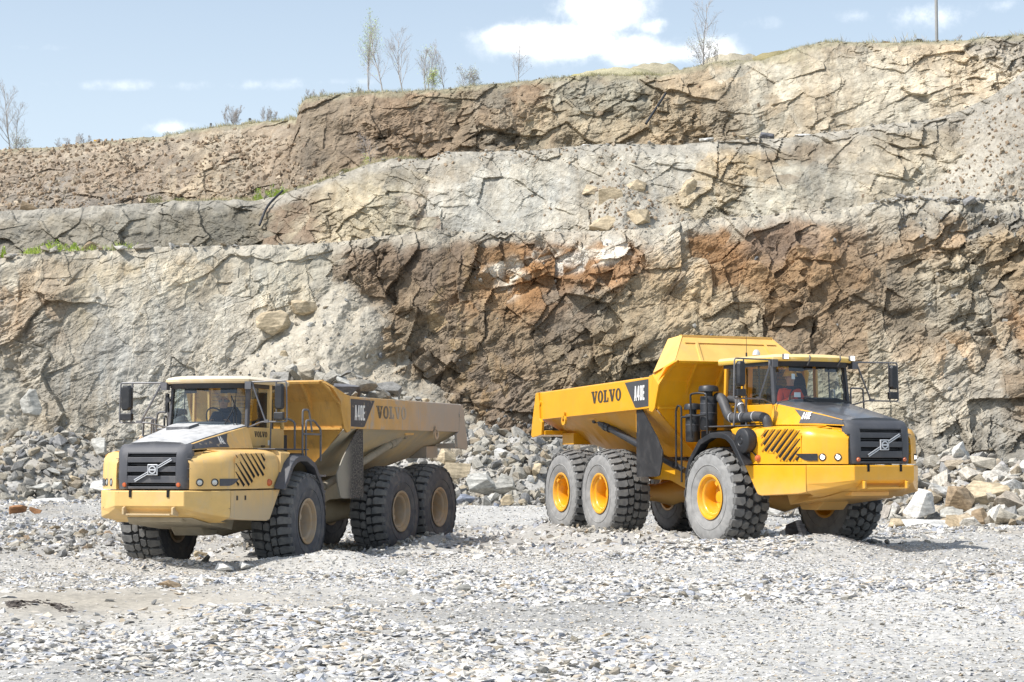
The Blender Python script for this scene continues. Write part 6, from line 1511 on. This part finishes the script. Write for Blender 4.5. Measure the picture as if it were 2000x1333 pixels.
for i, (px, bk, hp, sp, st, lf, nl, lh, lb) in enumerate([
    (722, 1.5, 136, .25, 1, M_LEAF2, 700, (0, .30), 'tall bare birch leaning slightly left, tallest of the skyline group, green ivy at its foot'),
    (744, 1.0, 128, .25, 1, M_LEAF2, 120, (0, .22), 'bare birch right next to the tallest one in the skyline group'),
    (783, 1.3, 124, .26, 1, None, 0, (0, 1), 'bare birch standing alone third from the left of the skyline group'),
    (829, 1.0, 92, .22, 2, M_LEAF, 160, (0, 1), 'bushy bare tree left of the yellow-green sapling'),
    (843, .8, 42, .30, 2, M_LEAF, 700, (0, 1), 'small yellow-green leafing sapling on the skyline'),
    (866, 1.2, 78, .22, 1, None, 0, (0, 1), 'thin bare sapling right of the yellow-green one'),
    (915, 1.4, 48, .45, 4, M_BUD, 420, (0, 1), 'low rounded shrub with pale buds on the skyline'),
    (1006, 1.2, 80, .42, 1, None, 0, (0, 1), 'bare tree standing alone in the middle of the skyline with a fan of branches'),
    (1374, 1.5, 128, .38, 1, M_BUD, 140, (.05, .5), 'bare tree with a wide twiggy base below the right-hand clouds'),
    (1388, 1.8, 62, .5, 4, M_BUD, 380, (0, 1), 'twiggy budding shrub at the foot of the tree below the right-hand clouds'),
    (598, .8, 24, .4, 2, None, 0, (0, 1), 'tiny bare sapling at the left end of the high cliff'),
    (627, .8, 22, .4, 1, None, 0, (0, 1), 'tiny bare sapling, second from the left end of the high cliff'),
    (692, .8, 20, .5, 3, M_BUD, 200, (0, 1), 'tiny shrub left of the tall birches'),
    (10, 2.5, 128, .24, 1, None, 0, (0, 1), 'tall bare tree at the left edge of the picture'),
    (24, 2.8, 96, .26, 1, None, 0, (0, 1), 'shorter bare tree beside the tall one at the left edge'),
    (36, 2.2, 40, .5, 3, M_BUD, 300, (0, 1), 'low twiggy shrub at the foot of the left edge trees'),
    (118, 2.0, 30, .45, 3, None, 0, (0, 1), 'low bare shrub left of the leaning sign board'),
    (158, 2.0, 32, .45, 3, None, 0, (0, 1), 'low bare shrub right of the leaning sign board'),
    (440, 1.5, 46, .15, 5, None, 0, (0, 1), 'clump of thin upright bare stems above the left slope'),
    (520, 1.3, 34, .15, 4, None, 0, (0, 1), 'second clump of thin bare stems near the end of the left slope'),
    (1883, 1.0, 22, .4, 1, None, 0, (0, 1), 'small dark twiggy plant right of the pole'),
    ]):
    x, y, z = top3(px, bk); bare_tree(x, y, z - .05, 1.08 * hp * y / FPX, 60 + i, lb, sp, st, lf, nl, lh, group=None, name='bare_tree' if hp > 45 else 'shrub', cat='tree' if hp > 45 else 'shrub', lean=-.05 if i == 0 else .0)
x, y, z = on_face(S2, 724, .6); bare_tree(x, y, z - .05, 66 * y / FPX, 99, 'small pale bare tree on the middle bench below the high cliff', .45, 1, M_LEAF, 120, (0, .25))
for i, (S, px, bk, hp, w, lb) in enumerate([(S2, 500, .4, 30, 24, 'bright green bush left of two others on the middle bench'), (S2, 528, .3, 34, 30, 'bright green bush in the middle of three on the middle bench'), (S2, 546, .5, 30, 26, 'bright green bush rightmost of three on the middle bench'), (S2, 297, .3, 24, 32, 'pale green bush on the rim of the middle bench at left'), (S2, 345, .2, 10, 22, 'low green tuft on the rim of the middle bench'),
        (S1, 100, .3, 28, 60, 'bright green weeds among stones on the lowest bench'), (S1, 60, .2, 14, 34, 'low green weeds left of the reddish boulder on the lowest bench'), (S1, 142, .2, 18, 20, 'green weeds at the foot of the reddish boulder'), (S1, 4, .3, 28, 12, 'green weed at the left edge on the lowest bench'), (S2, 680, .3, 10, 40, 'grey-green plants on the rim of the middle bench')]):
    x, y, z = on_face(S, px, bk); k = y / FPX; r = random.Random(i); root = empty('bush', Matrix.Translation((x, y, z))); tag(root, lb, 'bush')
    m = MB(); st_ = MB()
    for _ in range(420):
        a = r.uniform(0, 2 * PI); rad = r.random() ** .6 * w * k / 2; hh = r.random() * hp * k * (1 - .5 * (rad / (w * k / 2)) ** 2) * (.7 + .3 * math.sin(rad * 17 + i))
        c = Vector((rad * math.cos(a), rad * math.sin(a) * .7, hh)); s = r.uniform(.02, .05); u = Vector((r.gauss(0, .5), r.gauss(0, .5), 1)).normalized(); v = u.orthogonal().normalized()
        m.add([c - u * s, c + v * s * .5, c + u * s, c - v * s * .5], [(0, 1, 2, 3)])
    for _ in range(14):
        a = r.uniform(0, 2 * PI); rad = r.random() * w * k / 3; st_.tube([(0, 0, -.05), (rad * math.cos(a), rad * math.sin(a), hp * k * r.uniform(.4, .9))], .006, 3, cap=False)
    m.obj('foliage', M_LEAF2 if i in (0, 1, 2, 5, 6, 7, 8) else M_GRASS, root, None, None, 0, False); st_.obj('stems', M_TWIG, root, None, None, 0, False)
# grass fringe on rims (too many blades to count)
def blades(name, S, spans, n, hmax, mats, label, back=1.4):
    m = MB(); r = random.Random(hash(label) % 1000 if False else len(label)); pu = S[4]['pu']; tot = sum(b - a for a, b, *_ in spans)
    for a, b, hs in spans:
        for _ in range(int(n * (b - a) / tot)):
            u = r.uniform(a, b); x, y, z = 0, 0, 0
            i = min(len(pu) - 1, int(np.searchsorted(pu, u))); x = float(S[4]['X'][-1][i]) + r.gauss(0, .08); bk = r.uniform(-.15, back); y = float(S[4]['Y'][-1][i]) + bk; z = float(S[4]['Z'][-1][i]) - .06 * max(0, bk) - .03
            cl = .35 + 1.3 * vn(np.array([x / .7]), np.array([y / .7]), 2)[0]
            h = hmax * hs * r.uniform(.25, 1) * cl; w = .006; dxx = r.gauss(0, .35) * h; dyy = r.gauss(0, .25) * h
            m.add([(x - w, y, z), (x + w, y, z), (x + dxx * .5 + w * .5, y + dyy * .5, z + h * .6), (x + dxx, y + dyy, z + h)], [(0, 1, 2, 3)], r.choice((0, 0, 1)))
    me = m.mesh(name, mats); o = bpy.data.objects.new(name, me); COL.objects.link(o); return tag(o, label, 'grass', kind='stuff')
blades('grass', S3, [(575, 900, 1), (900, 1290, 1.0), (1290, 1520, .7), (1520, 1700, 1.25), (1700, 2100, .9), (280, 575, 1.2)], 34000, .22, [M_GRASS, M_STRAW], 'dry yellow-green grass fringing the top of the quarry')
blades('grass', S2, [(270, 480, 1.0), (540, 830, 1.0)], 5000, .22, [M_GRASS, M_STRAW], 'sparse dry grass on the middle bench', .9)
blades('grass', S3, [(1630, 1790, 1.0), (1870, 1990, .7), (430, 560, .5)], 420, .6, [M_STRAW, M_TWIG], 'tall thin dry stalks standing on the skyline', 1.2)
blades('grass', S1, [(30, 230, 1.0)], 1500, .30, [M_LEAF2, M_GRASS], 'bright green weeds along the lowest bench at the left', 1.0)
# pole
x, y, z = top3(1841, .8); m = MB(); m.tube([(0, 0, -.3), (0, 0, 6.5)], .085, 12); o = m.obj('pole', paint('concrete_pole_grey', (.30, .30, .29), .8, var=.1), None, Matrix.Translation((x, y, z)), 40); tag(o, 'tall grey pole rising out of the top of the picture at right', 'pole')
# little signs
def sign(px, bk, hp, w, h, col, label, tilt=0.0, post=True, num=0):
    x, y, z = top3(px, bk); k = y / FPX; root = empty('sign', Matrix.Translation((x, y, z)) @ Matrix.Rotation(tilt, 4, 'Y')); tag(root, label, 'sign')
    H = hp * k; m = MB(); m.box(-.03, .03, -.03, .03, -.2, H); m.obj('post', M_DARK, root)
    m = MB(); m.box(-w * k / 2, w * k / 2, -.05, -.032, H - h * k, H); m.obj('board', paint('sign_face_%d' % num, col, .6, var=.1), root)
sign(143, 1.0, 22, 8, 12, (.45, .45, .45), 'leaning grey sign board on a post at the left skyline', .12, num=1)
sign(180, .5, 6, 6, 5, (.80, .45, .05), 'small orange marker board at the left skyline', num=2)
sign(406, 1.2, 18, 4, 4, (.1, .1, .1), 'small dark square sign on a thin post above the left slope', num=3)
sign(480, 1.4, 20, 5, 4, (.1, .1, .1), 'small dark square sign on a thin post beside the grey boulder', num=4)
# black pipes and tarpaulin edge
def pipe(pts, r, label, mat=M_BLK, name='pipe'):
    m = MB(); m.tube(bentpath(pts, .5, 4), r, 8); o = m.obj(name, mat, None, None, 40); return tag(o, label, 'pipe')
a = face_pt(S3, 1302, 178); b = face_pt(S3, 1262, 240); pipe([(a[0], a[1] - .25, a[2]), (b[0], b[1] - .35, b[2])], .07, 'straight black pipe slanting down the upper face right of centre')
a = on_face(S2, 548, -.1); b = face_pt(S2, 520, 402); c = face_pt(S2, 505, 440); pipe([(a[0], a[1] - .2, a[2] + .12), (b[0], b[1] - .35, b[2]), (c[0], c[1] - .3, c[2])], .06, 'curved black hose hanging over the rim of the middle bench at left')
a = top3(1360, 2.0); b = top3(1400, 2.2); c = top3(1440, 2.8); pipe([(a[0], a[1], a[2] + .15), (b[0], b[1], b[2] + .30), (c[0] + .2, c[1], c[2] + .5)], .05, 'thin dark pipe lying up the gravel mound at the foot of the bare tree')
def tarp(px0, px1, h, label, n=24, bk=3.0, lift=0.0):
    m = MB(); R = []
    for i in range(n + 1):
        x, y, z = top3(px0 + (px1 - px0) * i / n, bk); hh = h * (.4 + .6 * math.sin(PI * i / n)) ; z += lift
        R.append([(x, y, z), (x, y + .1, z + hh), (x, y + 1.4, z + hh * .9), (x, y + 1.5, z)])
    m.rings(R); o = m.obj('ground_sheet', paint('black_ground_sheet', (.05, .05, .055), .6, var=.1), None, None, 40); return tag(o, label, 'ground sheet')
tarp(262, 300, .24, 'low black sheet edge showing on the skyline at left'); tarp(322, 400, .22, 'long black sheet edge showing on the skyline above the slope'); tarp(424, 470, .26, 'black sheet edge showing beneath the grey boulder on the skyline')

# ================================================================== drivers
M_SKIN = paint('skin', (.46, .28, .20), .55, var=.05); M_NAVY = paint('dark_blue_pullover', (.035, .045, .075), .9, var=.1); M_HIVIS = paint('orange_red_work_jacket', (.80, .075, .02), .8, var=.06); M_TROU = paint('dark_trousers', (.04, .04, .05), .9, var=.1); M_HAT = paint('yellow_hard_hat', (.75, .48, .08), .35, var=.04); M_HAIR = paint('short_grey_hair', (.25, .22, .20), .9, var=.15)
def driver(MW, top, label, hat, turn=0.0):
    """seated figure: one skinned body, origin at the seat"""
    J = {'pel': (0, 0, .10, .155), 'bel': (.02, 0, .26, .15), 'che': (.02, 0, .46, .17), 'col': (.02, 0, .60, .10), 'nek': (.03, 0, .68, .062), 'jaw': (.045, 0, .745, .078), 'hed': (.03, 0, .83, .098), 'crn': (.025, 0, .895, .080)}
    E_ = [('pel', 'bel'), ('bel', 'che'), ('che', 'col'), ('col', 'nek'), ('nek', 'jaw'), ('jaw', 'hed'), ('hed', 'crn')]
    for s, n in ((1, 'l'), (-1, 'r')):
        J.update({'sh' + n: (.01, s * .19, .555, .078), 'el' + n: (.10, s * .26, .31, .055), 'wr' + n: (.33, s * .17, .40, .036), 'ha' + n: (.40, s * .155, .435, .040), 'hp' + n: (.02, s * .10, .06, .11), 'kn' + n: (.44, s * .14, .08, .075), 'an' + n: (.52, s * .13, -.34, .050), 'to' + n: (.66, s * .13, -.38, .045)})
        E_ += [('che', 'sh' + n), ('sh' + n, 'el' + n), ('el' + n, 'wr' + n), ('wr' + n, 'ha' + n), ('pel', 'hp' + n), ('hp' + n, 'kn' + n), ('kn' + n, 'an' + n), ('an' + n, 'to' + n)]
        for f in range(4):
            y0 = s * (.155 + (f - 1.5) * .020); ln = (.055, .068, .064, .050)[f]
            J['f%d' % f + n] = (.425 + ln * .5, y0, .462 - .004 * f, .0095); J['g%d' % f + n] = (.44 + ln * .75, y0, .442, .0085)
            E_ += [('ha' + n, 'f%d' % f + n), ('f%d' % f + n, 'g%d' % f + n)]
        J['th' + n] = (.42, s * .110, .455, .011); J['ti' + n] = (.45, s * .095, .450, .009); E_ += [('ha' + n, 'th' + n), ('th' + n, 'ti' + n)]
    ks = list(J); me = bpy.data.meshes.new('person'); me.from_pydata([J[k][:3] for k in ks], [(ks.index(a), ks.index(b)) for a, b in E_], [])
    tmp = bpy.data.objects.new('tmp', me); COL.objects.link(tmp); sk = tmp.modifiers.new('s', 'SKIN'); tmp.modifiers.new('d', 'SUBSURF').levels = 2
    for i, k in enumerate(ks): me.skin_vertices[0].data[i].radius = (J[k][3],) * 2; me.skin_vertices[0].data[i].use_root = (k == 'pel')
    dg = bpy.context.evaluated_depsgraph_get(); bm2 = bpy.data.meshes.new_from_object(tmp.evaluated_get(dg)); bpy.data.objects.remove(tmp)
    bm2.materials.clear(); [bm2.materials.append(q) for q in (top, M_SKIN, M_TROU)]
    for p in bm2.polygons:
        c = p.center; p.material_index = 1 if (c.z > .665 or (c.x > .345 and c.z > .30 and abs(c.y) < .3)) else (2 if c.z < .17 else 0); p.use_smooth = True
    # nose and face relief
    for v in bm2.vertices:
        if v.co.z > .74 and v.co.x > .08:
            v.co.x += .020 * math.exp(-((v.co.y) / .016) ** 2 - ((v.co.z - .81) / .025) ** 2) - .008 * math.exp(-((abs(v.co.y) - .035) / .018) ** 2 - ((v.co.z - .845) / .014) ** 2)
    bm2.name = 'person'; o = bpy.data.objects.new('person', bm2); COL.objects.link(o)
    o.matrix_world = MW @ Matrix.Rotation(turn, 4, 'Z'); tag(o, label, 'person')
    for s in (1, -1):
        e = MB(); e.lathe([(.0, .012), (.012, .008), (.018, 0), (.0, -.01)], (.03, s * .094, .815), (0, s, 0), 10); e.obj('ear', M_SKIN, o, None, 50)
        e = MB(); e.lathe([(0, .007), (.006, .004), (.009, 0)], (.113, s * .035, .842), (1, 0, 0), 10); e.obj('eye', M_BLK, o, None, 50)
    e = MB(); e.box(.117, .121, -.025, .025, .768, .773); e.obj('mouth', paint('lips', (.30, .12, .10), .6, var=.05), o)
    if hat:
        h = MB(); h.lathe([(0, .145), (.06, .135), (.10, .10), (.122, .04), (.126, 0), (.15, -.006), (.15, -.012), (.12, -.008)], (.03, 0, .862), (0, 0, 1), 28)
        h.rings([[(.12, -.09, .862), (.12, .09, .862), (.12, .09, .852), (.12, -.09, .852)], [(.205, -.055, .848), (.205, .055, .848), (.205, .055, .842), (.205, -.055, .842)]]); h.obj('hard_hat', M_HAT, o, None, 40)
        c = MB(); c.lathe([(.07, .05), (.105, .02), (.115, -.02)], (.02, 0, .62), (0, 0, 1), 20); c.obj('collar', M_NAVY, o, None, 50)
    else:
        h = MB(); h.lathe([(.094, .0), (.105, .02), (.100, .05)], (.018, 0, .79), (0, 0, 1), 20); h.obj('hair', M_HAIR, o, None, 50)
        c = MB(); c.lathe([(.07, .03), (.085, .0), (.10, -.03)], (.025, 0, .655), (0, 0, 1), 20); c.obj('collar', M_NAVY, o, None, 50)
    return o
driver(M_TR @ Matrix.Translation((.14, .06, 2.39)), M_HIVIS, 'driver in orange-red work jacket and yellow hard hat at the wheel of the yellow truck', True, -.15)
driver(M_TL @ Matrix.Translation((.14, .04, 2.36)), M_NAVY, 'bald driver in dark blue pullover at the wheel of the loaded truck', False, .2)
